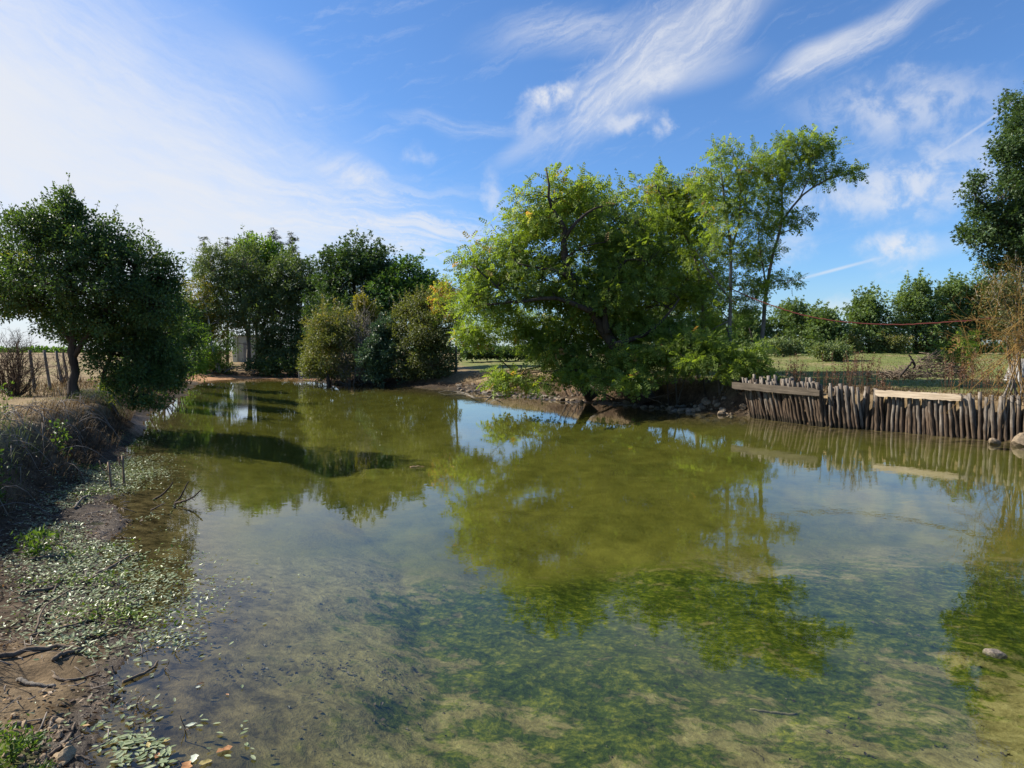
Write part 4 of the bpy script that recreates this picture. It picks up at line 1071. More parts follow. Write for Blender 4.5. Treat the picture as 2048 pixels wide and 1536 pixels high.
wall = empty('retaining_wall', (*wl[0], 0), 'weathered retaining wall of upright wooden posts holding the right bank', 'retaining wall')
PM = [post_mesh(1.22 + .02 * (q % 5), .046 + .006 * (q % 4), 100 + q) for q in range(10)]
da = min(np.linspace(0, cum[-1], 200), key=lambda q: abs((wall_at(q)[0] / wall_at(q)[1]) - (1757 - 1024) / F))
db_ = min(np.linspace(0, cum[-1], 200), key=lambda q: abs((wall_at(q)[0] / wall_at(q)[1]) - (1930 - 1024) / F))
d_, cnt = 0.0, 0
LEFT_END = cum[2] + .05
while d_ < cum[-1]:
    x, y = wall_at(d_)
    left = d_ < LEFT_END
    me = PM[rng.integers(0, 10)]
    o = link('post', me, wall)
    dirw = wall_at(min(d_ + .2, cum[-1])) - wall_at(max(d_ - .2, 0))
    a = math.atan2(dirw[1], dirw[0])
    nx = np.array([dirw[1], -dirw[0]]) / np.linalg.norm(dirw)
    jit = rng.normal() * .02
    o.location = (x + nx[0] * jit - wl[0][0], y + nx[1] * jit - wl[0][1], (.12 if left else .06) + rng.normal() * .035 - (.16 if da - .05 < d_ < db_ + .05 else (.12 if d_ > db_ else 0)))
    lean = (-.20 if left else (-.13 if d_ < 4.4 else (.0 if d_ < 5.6 else (-.10 if d_ < 7.4 else -.07)))) + rng.normal() * .035
    o.rotation_euler = (rng.normal() * .025, lean, a * 0 + rng.random() * .8 - .4)
    d_ += (.100 if left else .112) + abs(rng.normal()) * .022
    if rng.random() < .06:
        d_ += .06
# second row: short posts behind the left plank
for d_ in np.arange(LEFT_END, cum[-1], .17):
    x, y = wall_at(d_)
    o = link('post', PM[rng.integers(0, 10)], wall)
    o.location = (x + .08 - wl[0][0], y + .07 - wl[0][1], -.06 + rng.random() * .06 - (.12 if d_ > da else 0))
    o.rotation_euler = (rng.normal() * .03, -.08 + rng.normal() * .04, rng.random() * 6)
for d_ in np.arange(.1, LEFT_END - .4, .21):
    x, y = wall_at(d_)
    o = link('post', PM[rng.integers(0, 10)], wall)
    o.location = (x + .20 - wl[0][0], y + .14 - wl[0][1], .20 + rng.random() * .1)
    o.rotation_euler = (rng.normal() * .03, -.14 + rng.normal() * .05, rng.random() * 6)


def plank(p0, p1, h, th, mat, name='plank', seed=0):
    g = np.random.default_rng(seed)
    p0, p1 = np.asarray(p0, float), np.asarray(p1, float)
    n = 26
    d = p1 - p0
    nrmv = np.array([d[1], -d[0], 0]) / np.linalg.norm(d[:2])
    t_ = np.linspace(0, 1, n)
    mid = p0 + np.outer(t_, d)
    top, bot = h / 2 + g.normal(size=n) * .007, -h / 2 + g.normal(size=n) * .007
    top[-1] -= .05; bot[-1] += .02; top[-2] -= .015; bot[0] += .03
    r4 = []
    for k_ in range(n):
        wv = 0.0
        r4 += [mid[k_] + nrmv * (th / 2 + wv) + (0, 0, bot[k_]), mid[k_] + nrmv * (th / 2 + wv) + (0, 0, top[k_]), mid[k_] - nrmv * th / 2 + (0, 0, top[k_]), mid[k_] - nrmv * th / 2 + (0, 0, bot[k_])]
    q = []
    for k_ in range(n - 1):
        for e in range(4):
            q.append((k_ * 4 + e, k_ * 4 + (e + 1) % 4, k_ * 4 + 4 + (e + 1) % 4, k_ * 4 + 4 + e))
    q += [(3, 2, 1, 0), tuple(4 * (n - 1) + e for e in range(4))]
    return raw_mesh(name, np.array(r4), [np.array(q)], mat)


def wall_pt(d, out, z):
    x, y = wall_at(d)
    dw = wall_at(d + .1) - wall_at(max(d - .1, 0))
    nx = np.array([dw[1], -dw[0]]) / np.linalg.norm(dw)
    return np.array([x + nx[0] * out, y + nx[1] * out, z])


w0 = np.array([*wl[0], 0])
link('plank', plank(wall_pt(0, .32, 1.10) + (-.32, .2, .03) - w0, wall_pt(LEFT_END - .1, .30, 1.07) + (.1, -.1, 0) - w0, .24, .06, PLANKG, seed=1), wall)['label'] = 'grey plank across the leaning posts'
link('plank', plank(wall_pt(da, .16, 1.12) - w0, wall_pt(db_, .17, 1.09) - w0, .185, .05, PLANKL, seed=2), wall)['label'] = 'pale bleached plank with a splintered end'

# ------------------------------------------------------------------ rope
ROPE = plain_mat('red_rope', (.055, .011, .009), (.11, .022, .018), 60, .8, .6, .006)
pts = [PT(1461, 577, 27.9), PT(1530, 606, 26.6), PT(1610, 631, 25.2), PT(1700, 645, 24), PT(1800, 649, 22.8), PT(1900, 644, 21.6), PT(1995, 635, 20.7), PT(2135, 612, 20.4)]
tb = TB()
rp = spline(pts, 70)
rp[1:-1] += rng.normal(size=rp[1:-1].shape) * .006
tb.add(rp, .022, .022, 6)
for q in range(3):   # turns round the trunk and a loose end
    a_ = np.linspace(0, 6.28, 14)
    tb.add(pts[0] + np.stack([.10 * np.cos(a_), .13 + .10 * np.sin(a_), .02 * a_ / 6.28 + .045 * q - .05], -1), .022, .022, 6)
tb.add(spline([pts[0] + (.02, -.02, 0), pts[0] + (.05, -.03, -.12), pts[0] + (.03, -.03, -.30)], 6), .018, .014, 6)
r0 = pts[0]
o = link('red_rope', tb.mesh('red_rope', ROPE, r0), None, tuple(r0))
tag(o, 'sagging dark red rope slung from the thin locust trunk to the oak on the right', 'rope')

# ------------------------------------------------------------------ rocks


def rock_mesh(seed, mat):
    import bmesh
    g = np.random.default_rng(seed)
    bm = bmesh.new()
    bmesh.ops.create_icosphere(bm, subdivisions=2, radius=1)
    co_ = np.array([v.co[:] for v in bm.verts])
    for q in range(9):
        n_ = nrm(g.normal(size=3))
        dd = co_ @ n_
        lim = .45 + .35 * g.random()
        co_ = co_ - np.maximum(dd - lim, 0)[:, None] * n_
    co_ += g.normal(size=co_.shape) * .02
    for v, c_ in zip(bm.verts, co_):
        v.co = c_
    m_ = bpy.data.meshes.new('rock')
    bm.to_mesh(m_)
    bm.free()
    m_.materials.append(mat)
    return m_


RM = [rock_mesh(q, ROCK if q % 3 else ROCKD) for q in range(8)]
rock_group = 'rubble rocks along the far right bank'


def rock(x, y, s, label, group=None, sink=.3, z=None, name='rock', flat=.6, me=None):
    o = link(name, me or RM[rng.integers(0, 8)])
    sc = s * (np.array([1, .75, flat]) * (.8 + .4 * rng.random(3)))
    o.scale = tuple(sc)
    zz = gz(x, y) if z is None else z
    o.location = (x, y, zz + sc[2] * (.5 - sink))
    o.rotation_euler = (rng.normal() * .25, rng.normal() * .25, rng.random() * 6.28)
    return tag(o, label, 'rock', group)


def along(i0, i1, u, off):
    """a point off metres inland from shore vertices i0..i1"""
    a, b_ = SH[i0, :2], SH[i1, :2]
    d = b_ - a
    nx = np.array([-d[1], d[0]]) / np.linalg.norm(d)
    q = a + d * u + nx * off
    return q


def which(u, v, seed, big):
    """says which rock of a heap: its size, colour and place in the heap"""
    size = 'large' if big > .62 else ('middling' if big > .25 else 'small')
    end = ('left end', 'middle', 'right end')[min(2, int(u * 3))]
    row = ('at the water line', 'halfway up', 'at the top')[min(2, int(v * 3))]
    return f"{size} {'tan' if seed % 3 else 'grey'}", f'{row}, {end}'


for i0, n_, where, lo, hi in ((20, 40, 'of the bare slope', -.1, 1.5), (21, 38, 'below the drooping locust', -.1, 1.3), (22, 14, 'by the leaning trunks', 0, .8), (23, 54, 'of the heap beside the post wall', -.15, 1.1)):
    for q in range(n_):
        u, v_, bg, kd = rng.random(), rng.random() ** 1.2, rng.random() ** 1.6, int(rng.integers(0, 8))
        x, y = along(i0, i0 + 1, u, lo + (hi - lo) * v_)
        sz_, pl_ = which(u, v_, kd, bg)
        rock(x, y, .08 + .17 * bg, f'{sz_} rock {pl_} {where}', 'broken rocks ' + where, me=RM[kd])
x, y, _ = WP(1990, 886, .02)
rock(x, y, .20, me=RM[4], label='pale boulder in the water at the foot of the post wall, smaller of two', z=-.02, sink=.25, flat=.7)
x, y, _ = WP(2052, 884, .1)
rock(x, y, .32, me=RM[5], label='larger brown boulder at the right edge beside the post wall', z=0, sink=.3, flat=.8)
x, y, _ = WP(1992, 1312, -.03)
rock(x, y, .085, me=RM[3], label='single rock just breaking the surface near the lower right', z=-.02, sink=.3, flat=.55)
x, y = WP(2032, 735, 1.35)[:2]
SLAB = plain_mat('pale_concrete', (.20, .20, .19), (.36, .355, .34), 3, .9, .3)
bxx = np.array([20.9, 27.6, gz(20.9, 27.6)])
v = np.array([(-.55, -.35, -.1), (.6, -.35, -.1), (.6, .45, -.1), (-.5, .45, -.1), (-.28, -.22, .62), (.55, -.2, .68), (.55, .4, .68), (-.25, .4, .64)])
me = raw_mesh('concrete_block', v * 1.35, [np.array([(0, 1, 5, 4), (1, 2, 6, 5), (2, 3, 7, 6), (3, 0, 4, 7), (4, 5, 6, 7), (3, 2, 1, 0)])], SLAB)
o = link('concrete_block', me, None, tuple(bxx))
md = o.modifiers.new('bevel', 'BEVEL'); md.width = .05; md.segments = 2
tag(o, 'pale concrete block half hidden by orange twigs at the right edge', 'block')

# stones of the near left corner
RN = [plain_mat('tan_stone', (.24, .17, .10), (.42, .32, .20), 9, .9, .5, .01), plain_mat('brown_stone', (.15, .105, .065), (.29, .215, .14), 9, .9, .5, .01)]
RNM = [rock_mesh(50 + q, RN[q % 2]) for q in range(6)]
for q in range(150):
    px, py = 150 * rng.random() ** .8, 1400 + 136 * rng.random() ** .7
    x, y, _ = WP(px, py, .15)
    if shore(np.array([x]), np.array([y]))[0][0] > .08:
        bg, kd = rng.random() ** 2, int(rng.integers(0, 6))
        pl_ = ('at the left edge', 'midway to the water', 'near the waters edge')[min(2, int(px / 50))]
        rw_ = 'close to the bottom edge' if py > 1500 else ('level with the biggest stone' if py > 1455 else 'above the biggest stone')
        rock(x, y, .014 + .03 * bg, f"{'larger' if bg > .3 else 'small'} {'brown' if kd % 2 else 'tan'} stone {pl_}, {rw_}", 'small stones in the near left corner', .3, me=RNM[kd], name='stone')
x, y, _ = WP(133, 1508, .04)
rock(x, y, .072, 'biggest tan stone at the waters edge in the near left corner', None, .25, me=RNM[0], name='stone', flat=.8)
x, y, _ = WP(45, 1405, .2)
rock(x, y, .045, 'rounded pale stone on the soil above the small stones', None, .3, me=RNM[2], name='stone', flat=.7)

# ------------------------------------------------------------------ wire fence on the left
tb = TB()
base = on_ground(62, 24.5)
fence = empty('wire_fence', base, 'old leaning wooden fence posts with slack wire beside the brown bush', 'fence')
FP = [((70, 762), (59, 700), 24.5), ((101, 758), (88, 700), 26.5), ((124, 745), (112, 702), 30), ((134, 735), (126, 706), 35)]
tops = []
for (bx, by), (tx, ty), Y in FP:
    p0, p1 = PT(bx, by, Y), PT(tx, ty, Y)
    p0[2] = min(p0[2], gz(p0[0], p0[1])) - .1
    q = TB()
    q.add(spline([p0, (p0 + p1) / 2, p1], 6), .062, .05, 7, .15)
    link('post', q.mesh('post', BARK2, base), fence)
    tops.append((p0, p1))
WIRE = plain_mat('rusty_wire', (.10, .08, .06), (.2, .17, .15), 20)
pr_ = (PT(-60, 765, 22), PT(-70, 700, 22))
for f in (.9, .6):
    ps = [a + (b_ - a) * f for a, b_ in [pr_] + tops]
    q = TB()
    q.add(spline(ps, 30), .006, .006, 4)
    link('wire', q.mesh('wire', WIRE, base), fence)
q = TB()
q.add(spline(list(pr_), 6), .06, .05, 7, .15)
link('post', q.mesh('post', BARK2, base), fence)

# ------------------------------------------------------------------ pale shed behind the far trees
sb = on_ground(486, 75)
sb[2] = gz(sb[0], sb[1])
zt = PT(486, 672, 75)[2]
WALLM = plain_mat('pale_render', (.52, .50, .38), (.64, .61, .48), 2, .85, .2)
WALLG = plain_mat('grey_render', (.36, .355, .30), (.44, .43, .37), 2, .85, .2)
ROOFM = plain_mat('dull_sheet_roof', (.16, .15, .14), (.26, .25, .24), 3, .7, .2)
shed = empty('shed', sb, 'small pale shed half hidden behind the far trees', 'shed')


def box(x0, x1, y0, y1, z0, z1):
    v = np.array([(x, y, z) for z in (z0, z1) for x, y in ((x0, y0), (x1, y0), (x1, y1), (x0, y1))], float)
    return v, np.array([(0, 1, 5, 4), (1, 2, 6, 5), (2, 3, 7, 6), (3, 0, 4, 7), (4, 5, 6, 7), (3, 2, 1, 0)])


hh = zt - sb[2]
for nm, bx_, mt in (('wall', (-.9, 1.3, 0, 2.2, -.3, hh), WALLG), ('side_panel', (-1.06, -.55, -.12, -.004, -.3, hh * .98), WALLM), ('roof', (-1.25, 1.5, -.2, 2.4, hh + .004, hh + .12), ROOFM), ('door', (.1, .8, -.05, -.004, -.2, hh * .75), ROOFM)):
    v, q = box(*bx_)
    link(nm, raw_mesh(nm, v, [q], mt), shed)

# low bench by the dry path, boundary hedge far behind
bb_ = on_ground(1024, 46)
bb_[2] += .05
bench = empty('bench', bb_, 'low wooden bench on the dry path behind the bare slope', 'bench')
for nm, bx_ in (('seat', (-.75, .75, -.2, .2, .36, .42)), ('leg', (-.66, -.58, -.16, .16, -.1, .358)), ('leg', (.58, .66, -.16, .16, -.1, .358))):
    v, q = box(*bx_)
    link(nm, raw_mesh(nm, v, [q], PLANKG), bench)
for px0, px1, Y, top, lab in ((925, 1080, 72, 700, 'dark clipped hedge glimpsed beyond the lawn through the locust gap'), (-60, 150, 330, 700, 'long far hedgerow across the fields at the left'), (540, 1500, 240, 694, 'long far hedgerow behind the pond trees'), (1500, 2300, 200, 692, 'long far hedgerow behind the young oaks')):
    L = [(px0 + (px1 - px0) * (q + .5) / 14, (top + 712) / 2, Y, (px1 - px0) / 22, (712 - top) / 2 + 1, 1.2, 26) for q in range(14)]
    k_ = Y / 72
    n_ = sum(l[6] for l in L)
    CLp = np.vstack([PT(l[0], l[1], Y) + rdir(l[6]) * rng.random((l[6], 1)) ** .4 * np.array([l[3], 30, l[4]]) * Y / F for l in L])
    n_ = len(CLp) * 22
    P = np.repeat(CLp, 22, 0) + rdir(n_) * .55 * k_ * rng.random((n_, 1))
    base = np.array([PT((px0 + px1) / 2, 706, Y)[0], Y, 1.5])
    me = crown_mesh('hedge', P, rdir(n_), rdir(n_) + (0, 0, .8), .32 * k_ * (.6 + .7 * rng.random(n_)), 'broad', GREEN['oak2' if Y > 100 else 'oak'], rng.random(n_), base)
    tag(link('hedge', me, None, tuple(base)), lab, 'hedge')

# ------------------------------------------------------------------ things standing or lying in the shallows
for px, py, tpx, tpy, hk, lab in ((223, 978, 217, 924, -1, 'slim metal rod stake with a curled hook, nearer of the two in the shallows'), (248, 965, 245, 911, -1, 'slim metal rod stake with a short hook, farther of the two in the shallows')):
    p0 = WP(px, py, .02)
    p1 = PT(tpx, tpy, p0[1])
    st_ = empty('rod_rest', p0, lab, 'rod rest')
    RUST = plain_mat('rusty_stake', (.12, .075, .045), (.30, .20, .13), 18, .7, .4, .004)
    q = TB()
    q.add(np.array([p0 - (0, 0, .3), p0, (p0 + p1) / 2, p1]), .020, .020, 7)
    link('stake', q.mesh('stake', RUST, p0), st_)
    k_ = p0[1] / F
    cv = [p1 + np.array([2, 0, -2]) * k_, p1 + np.array([-2, 0, -4]) * k_, p1 + np.array([-3, 0, -14]) * k_, p1 + np.array([-9, 0, -17]) * k_, p1 + np.array([-15, 0, -10 if px < 240 else -12]) * k_, p1 + np.array([-18, 0, 3]) * k_] if px < 240 else \
         [p1 + np.array([0, 0, -22]) * k_, p1 + np.array([-4, 0, -21]) * k_, p1 + np.array([-7, 0, -15]) * k_, p1 + np.array([-8, 0, -3]) * k_]
    q = TB()
    q.add(spline(cv, 14), .011, .011, 6)
    link('hook', q.mesh('hook', RUST, p0), st_)


def stick(label, paths, mat=DEADW, name='dead_branch', group=None, cat='branch', taper=.4):
    base = np.asarray(paths[0][0][0], float)
    q = TB()
    for pts, r in paths:
        P = spline(pts, max(5, len(pts) * 4))
        P[1:-1] += rng.normal(size=P[1:-1].shape) * r * .22
        q.add(P, r, r * taper, 6, .12)
    o = link(name, q.mesh(name, mat, base), None, tuple(base))
    return tag(o, label, cat, group)


j0 = WP(350, 1007, 0)
Yj = j0[1]
stick('forked dead branch sticking up out of the water right of the rod stakes', [([j0 - (0, 0, .12), j0, PT(366, 985, Yj), PT(377, 963, Yj)], .022), ([j0, PT(368, 1002, Yj - .1), PT(382, 996, Yj - .1), PT(404, 979, Yj - .1)], .021), ([PT(382, 996, Yj - .1), PT(390, 1001, Yj - .15)], .009), ([j0, PT(345, 1016, Yj)], .012)], BARK)
j1 = WP(307, 1000, .01)
stick('single curved dead twig rising from the shallows left of the forked branch', [([j1, PT(325, 989, j1[1]), PT(338, 975, j1[1]), PT(346, 964, j1[1])], .020)], BARK)
j2 = WP(302, 1020, .0)
stick('short dark twig lying in the water below the forked branch', [([j2, WP(318, 1012, .05), WP(330, 1006, .03)], .014)])
for (x0, y0), (x1, y1), r, lab in (((172, 1152), (273, 1081 + 16), .017, 'long straight dark stick lying across the floating leaves'), ((165, 1153), (232, 1124), .018, 'thick dark stick lying just below the long straight one'),
                                 ((-20, 1316), (165, 1296), .022, 'long brown stick across the mud at the left edge'), ((105, 1312), (168, 1295), .018, 'short thick brown stick beside the long one on the mud'),
                                 ((35, 1350), (110, 1370), .018, 'pale peeled piece of wood lying on the soil'), ((60, 1112), (140, 1108), .022, 'dark stick at the foot of the bank among floating leaves'),
                                 ((66, 1205), (120, 1150), .014, 'thin stick slanting over the floating leaves'), ((40, 1178), (120, 1165), .018, 'dark stick lying on the mud under the bank'),
                                 ((107, 1338), (195, 1338), .012, 'thin straight stick along the waters edge'), ((70, 1255), (145, 1170), .010, 'thin twig leaning over the green leaves'),
                                 ((245, 1340), (315, 1310), .012, 'wet twig with debris lying in the shallow water'), ((95, 1490), (150, 1435), .012, 'thin stick on the small stones in the corner'),
                                 ((155, 1492), (190, 1507), .008, 'tiny twig by the biggest tan stone'), ((190, 1225), (60, 1270), .014, 'dark twig lying across the mud and leaves'), ((150, 1010), (185, 985), .02, 'pale root lying at the foot of the bank'), ((20, 985), (70, 955), .016, 'pale root hanging out of the bank')):
    a, b_ = WP(x0, y0, .10), WP(x1, y1, .06)
    for q in (a, b_):
        q[2] = max(gz(q[0], q[1]), 0) + r
    m_ = (a + b_) / 2 + rng.normal(size=3) * .04
    m_[2] = max(max(gz(m_[0], m_[1]), 0) + r, m_[2] * .6)
    stick(lab, [([a, m_, b_], r)], DEADW if 'pale' not in lab else BARK2, 'dead_stick', None, 'stick', .6)
for (bx, by), (tx, ty), lab in (((392, 1509 - 15), (360, 1432), 'little forked twig standing in the near water'), ((272, 1387), (291, 1365 + 20), 'thin twig leaning out of the near water')):
    pass
for (bx, by), (tx, ty), lab in (((371, 1462), (360, 1431), 'little twig standing up from the near water below the white leaf'), ((273, 1409), (290, 1386), 'thin twig leaning right out of the near water'), ((350, 1306), (361, 1283), 'short twig standing in the water above the leaning one'), ((173, 1270), (172, 1245), 'short upright twig among the floating leaves'), ((330, 1340), (338, 1318), 'fine curved twig standing in the water')):
    a = WP(bx, by, 0)
    t_ = PT(tx, ty, a[1])
    stick(lab, [([a - (0, 0, .08), a, (a + t_) / 2 + rng.normal(size=3) * .008, t_], .005), ([a + (0, 0, .005), a + (.03, -.03, .03), a + (.06, -.05, .01)], .004)], DEADW, 'dead_twig', None, 'twig')
# fallen branches in the water on the far side
f0 = WP(1120, 799, .05)
stick('fallen branch with spreading bare twigs lying in the water below the bare slope', [
    ([f0, PT(1060, 788, 36), WP(1000, 793, .02), WP(950, 796, .0)], .07), ([WP(1000, 793, .02), PT(975, 775, 36.5), PT(930, 770, 37)], .045), ([WP(950, 796, .0), PT(925, 785, 38), PT(890, 782, 38.5), PT(875, 786, 38.5)], .035),
    ([PT(1005, 775, 36), PT(985, 790, 35), WP(968, 806, -.02)], .04), ([PT(930, 786, 38), PT(910, 792, 38), PT(880, 790, 38)], .025), ([PT(960, 790, 36.4), PT(945, 782, 36.4), PT(925, 787, 36.4)], .022), ([PT(905, 785, 38), PT(890, 794, 38), PT(878, 798, 38)], .02)], BARK2)
stick('long pale pole sloping from the leaning locust into the water', [([PT(1180, 770, 32), PT(1205, 787, 31), WP(1250, 804, .02), WP(1290, 812, -.02)], .05)], BARK2, 'fallen_pole', None, 'pole', .7)
stick('thin broken branch sloping down beside the rubble rocks', [([PT(1270, 780, 28.5), PT(1300, 797, 28), PT(1325, 806, 27.6)], .04), ([PT(1300, 797, 28), PT(1330, 790, 28), PT(1360, 782, 28)], .025)], DEADW)
stick('tangle of dark roots at the foot of the low drooping locust', [([PT(1140 + 9 * q, 800 - q, 33 - .1 * q), PT(1130 + 11 * q, 780, 33.2), PT(1118 + 12 * q, 752 + 3 * q, 33.8)], .05) for q in range(6)], BARK, 'root_tangle', None, 'roots')
stick('pale twig bundle at the foot of the far trees', [([PT(420 + 28 * q, 748 - (q % 3) * 3, 59), PT(440 + 28 * q, 740 - (q % 2) * 5, 59.2), PT(465 + 27 * q, 738 + (q % 4) * 3, 59.3)], .05) for q in range(6)], BARK2, 'branch_pile', None, 'branches')
for (x0, y0), (x1, y1), r, lab in (((1595, 1386), (1500, 1395), .012, 'small sunken stick on the sandy bed'),):
    a, b_ = WP(x0, y0, -.28), WP(x1, y1, -.34)
    for q in (a, b_):
        q[2] = gz(q[0], q[1]) + r * .2
    m_ = (a + b_) / 2
    m_[2] = gz(m_[0], m_[1]) + r * .2
    stick(lab, [([a, m_, b_], r)], SOILED, 'sunken_branch', None, 'branch', .7)
a = WP(820, 934, .005)
FEATH = plain_mat('pale_bleached_wood', (.40, .22, .10), (.60, .40, .22), 12)
stick('tiny pale orange stick floating in the middle of the pond', [([a, a + (.16, .02, .012), a + (.30, .03, .0)], .014)], FEATH, 'floating_stick', None, 'stick', .4)
# post and wire panel standing in the water by the olive bush
b_ = np.array([PT(657, 770, 47)[0], 47.0, 0])
o = empty('water_post', b_, 'dark short post standing in the water in front of the olive bush', 'post')
q = TB(); q.add(np.array([b_ - (0, 0, .5), b_, PT(655, 748, 47)]), .16, .13, 7, .25)
link('post', q.mesh('post', BARK, b_), o)
x0, x1 = PT(598, 770, 47.6)[0], PT(655, 770, 47.6)[0]
o = empty('mesh_fence', (x0, 47.6, 0), 'sagging grey wire mesh panel standing in the water beside the short post', 'mesh fence')
q = TB()
for h in range(8):
    q.add(spline([(x0, 47.6, .12 + .12 * h), ((x0 + x1) / 2, 47.6, .08 + .12 * h + .03 * rng.normal()), (x1, 47.6, .12 + .12 * h)], 6), .010, .010, 4)
for h in range(9):
    xx = x0 + (x1 - x0) * h / 8
    q.add(np.array([(xx, 47.6, -.2), (xx, 47.6, .5), (xx, 47.6, 1.0)]), .012, .012, 4)
GALV = plain_mat('galvanised_wire', (.22, .21, .20), (.4, .39, .37), 12, .6)
link('wire_mesh', q.mesh('wire_mesh', GALV, (x0, 47.6, 0)), o)

# ---- uprooted stump and brush pile on the right bank
b_ = on_ground(1818, 24.2)
stick('dark upright broken stump leaning above the brush pile', [([PT(1800, 752, 24.2), PT(1814, 735, 24.2), PT(1824, 722, 24.2), PT(1818, 709, 24.2)], .05), ([PT(1824, 722, 24.2), PT(1829, 730, 24.2), PT(1826, 737, 24.2)], .05)], BARK, 'broken_stump', None, 'stump', .5)
b_ = on_ground(1870, 25)
pts, rr_ = [], []
n_ = 420
q = TB()
c0 = np.stack([(1765 + 170 * rng.random(n_)), 0 * rng.random(n_)], -1)
for k_ in range(n_):
    px = c0[k_, 0]
    hmax = 38 * math.exp(-((px - 1868) / 42) ** 2) + 10
    y_ = 24.2 + 1.5 * rng.random()
    p0 = PT(px, 755 - hmax * rng.random(), y_)
    p0[2] = max(p0[2], gz(p0[0], p0[1]))
    d = nrm(rdir(1)[0] * (1, 1, .35))
    l = .25 + .6 * rng.random()
    q.add(np.array([p0 - d * l / 2, p0 + rng.normal(size=3) * .05, p0 + d * l / 2]), .010 + .012 * rng.random(), .006, 4)
tag(link('brush_pile', q.mesh('brush_pile', DEADW, b_), None, tuple(b_)), 'pile of dark cut brush on the grass behind the post wall', 'brush pile', kind='stuff')


# ------------------------------------------------------------------ ground cover
def blades(name, x, y, hgt, wid, mat, tint, lean=.5, kind='stuff', lift=0.0, sag=None, label=None, z=None):
    """bent grass blades, three points each"""
    n = len(x)
    z = terrain(x, y) if z is None else z
    a = rng.random(n) * 6.28
    d = np.stack([np.cos(a), np.sin(a), 0 * a], -1)
    if sag is not None:
        d = nrm(d * .7 + sag)
    sd_ = np.stack([-d[:, 1], d[:, 0], 0 * a], -1)
    b_ = np.stack([x, y, z + lift], -1)
    ln = lean * (.3 + rng.random(n))
    m_ = b_ + d * (hgt * ln * .35)[:, None] + np.array([0, 0, 1.0]) * (hgt * .6)[:, None]
    t_ = b_ + d * (hgt * ln)[:, None] + np.array([0, 0, 1.0]) * (hgt * (1.05 - ln * .55))[:, None]
    w_ = (wid / 2)[:, None] * sd_
    v = np.stack([b_ - w_, b_ + w_, m_ + w_ * .8, m_ - w_ * .8, t_], 1).reshape(-1, 3)
    i_ = np.arange(n)[:, None] * 5
    me = raw_mesh(name, v, [i_ + np.array([0, 1, 2, 3]), i_ + np.array([3, 2, 4])], GREEN[mat], False, {'tint': ('FACE', np.tile(np.clip(tint, 0, 1), 2))})
    return tag(link(name, me), label, None, None, kind)


def scatter_shore(i0, i1, n, lo, hi):
    """random points along shore vertices i0..i1, lo..hi metres inland"""
    ln = np.linalg.norm(SH[i0 + 1:i1 + 1, :2] - SH[i0:i1, :2], axis=1)
    sgi = rng.choice(np.arange(i0, i1), n, p=ln / ln.sum())
    u = rng.random(n)
    a, b_ = SH[sgi], SH[sgi + 1]
    d = b_[:, :2] - a[:, :2]
    nx = nrm(np.stack([-d[:, 1], d[:, 0]], -1))
    # the polygon runs clockwise seen from above, land on its left
    off = lo + (hi - lo) * rng.random(n)
    q = a[:, :2] + d * u[:, None] + nx * off[:, None]
    return q[:, 0], q[:, 1]


# dry grass and brambles on the face and lip of the left bank
x, y = scatter_shore(4, 13, 60000, .3, 5.0)
s_, p_ = shore(x, y)
u_ = (s_ - p_[:, 0]) / p_[:, 1]
keep = (u_ > -.05) & (u_ < 2.2) & (vnoise(x * 1.6, y * 1.6, 5) + .25 * rng.normal(size=len(x)) > np.where(u_ > 1.15, .12, -.12)) & (np.hypot(x, y) > 5)
x, y, u_ = x[keep], y[keep], u_[keep]
n_ = len(x)
h_ = np.where(u_ > 1.2, .03 + .07 * rng.random(n_), .12 + .38 * rng.random(n_) ** 1.6)
tn = np.where(u_ > 1.1, .62, .26) + .30 * rng.normal(size=n_) + .9 * vnoise(x * .9, y * .9, 9)  # shade of the bank face put into darker blades, top kept lighter
tn = np.where((vnoise(x * .7, y * .7, 33) > .2) & (u_ > .2), .97, np.clip(tn, 0, .88))
nx = np.stack([np.full(n_, .8), np.full(n_, .25), np.full(n_, 0)], -1)
blades('bank_grass', x, y, h_, .006 + .006 * rng.random(n_), 'straw', tn, .95, sag=nx, label='dry brown grass and brambles on the left bank')
# lawn and plateau
x, y = 2 + 36 * rng.random(60000), 18 + 46 * rng.random(60000)
s_, p_ = shore(x, y)
k_ = (s_ > 3.0) & (np.abs(x / y) < .8) & (vnoise(x, y, 4) > -.3)
x, y = x[k_], y[k_]
n_ = len(x)
blades('lawn_grass', x, y, .04 + .06 * rng.random(n_), .012 + .012 * rng.random(n_), 'turf', .45 + .25 * rng.normal(size=n_) + .5 * vnoise(x * .4, y * .4, 8), .8, label='short green lawn grass')
x, y = scatter_shore(20, 31, 30000, .5, 4.5)
s_, p_ = shore(x, y)
k_ = (s_ > np.maximum(p_[:, 0], .25)) & (vnoise(x * 1.1, y * 1.1, 14) + .2 * rng.normal(size=len(x)) > -.12)
x, y = x[k_], y[k_]
n_ = len(x)
blades('dry_grass', x, y, .07 + .18 * rng.random(n_) ** 2, .010 + .010 * rng.random(n_), 'straw', np.clip(.5 + .25 * rng.normal(size=n_), 0, .88), .9, label='dry straw coloured grass on the right bank')
# far field weeds near the fence
x, y = -22 + 12 * rng.random(9000), 22 + 22 * rng.random(9000)
k_ = shore(x, y)[0] > 1.5
x, y = x[k_], y[k_]
n_ = len(x)
blades('field_grass', x, y, .12 + .35 * rng.random(n_) ** 2, .014 + .012 * rng.random(n_), 'straw', .6 + .22 * rng.normal(size=n_), .7, label='dry field grass by the leaning fence')

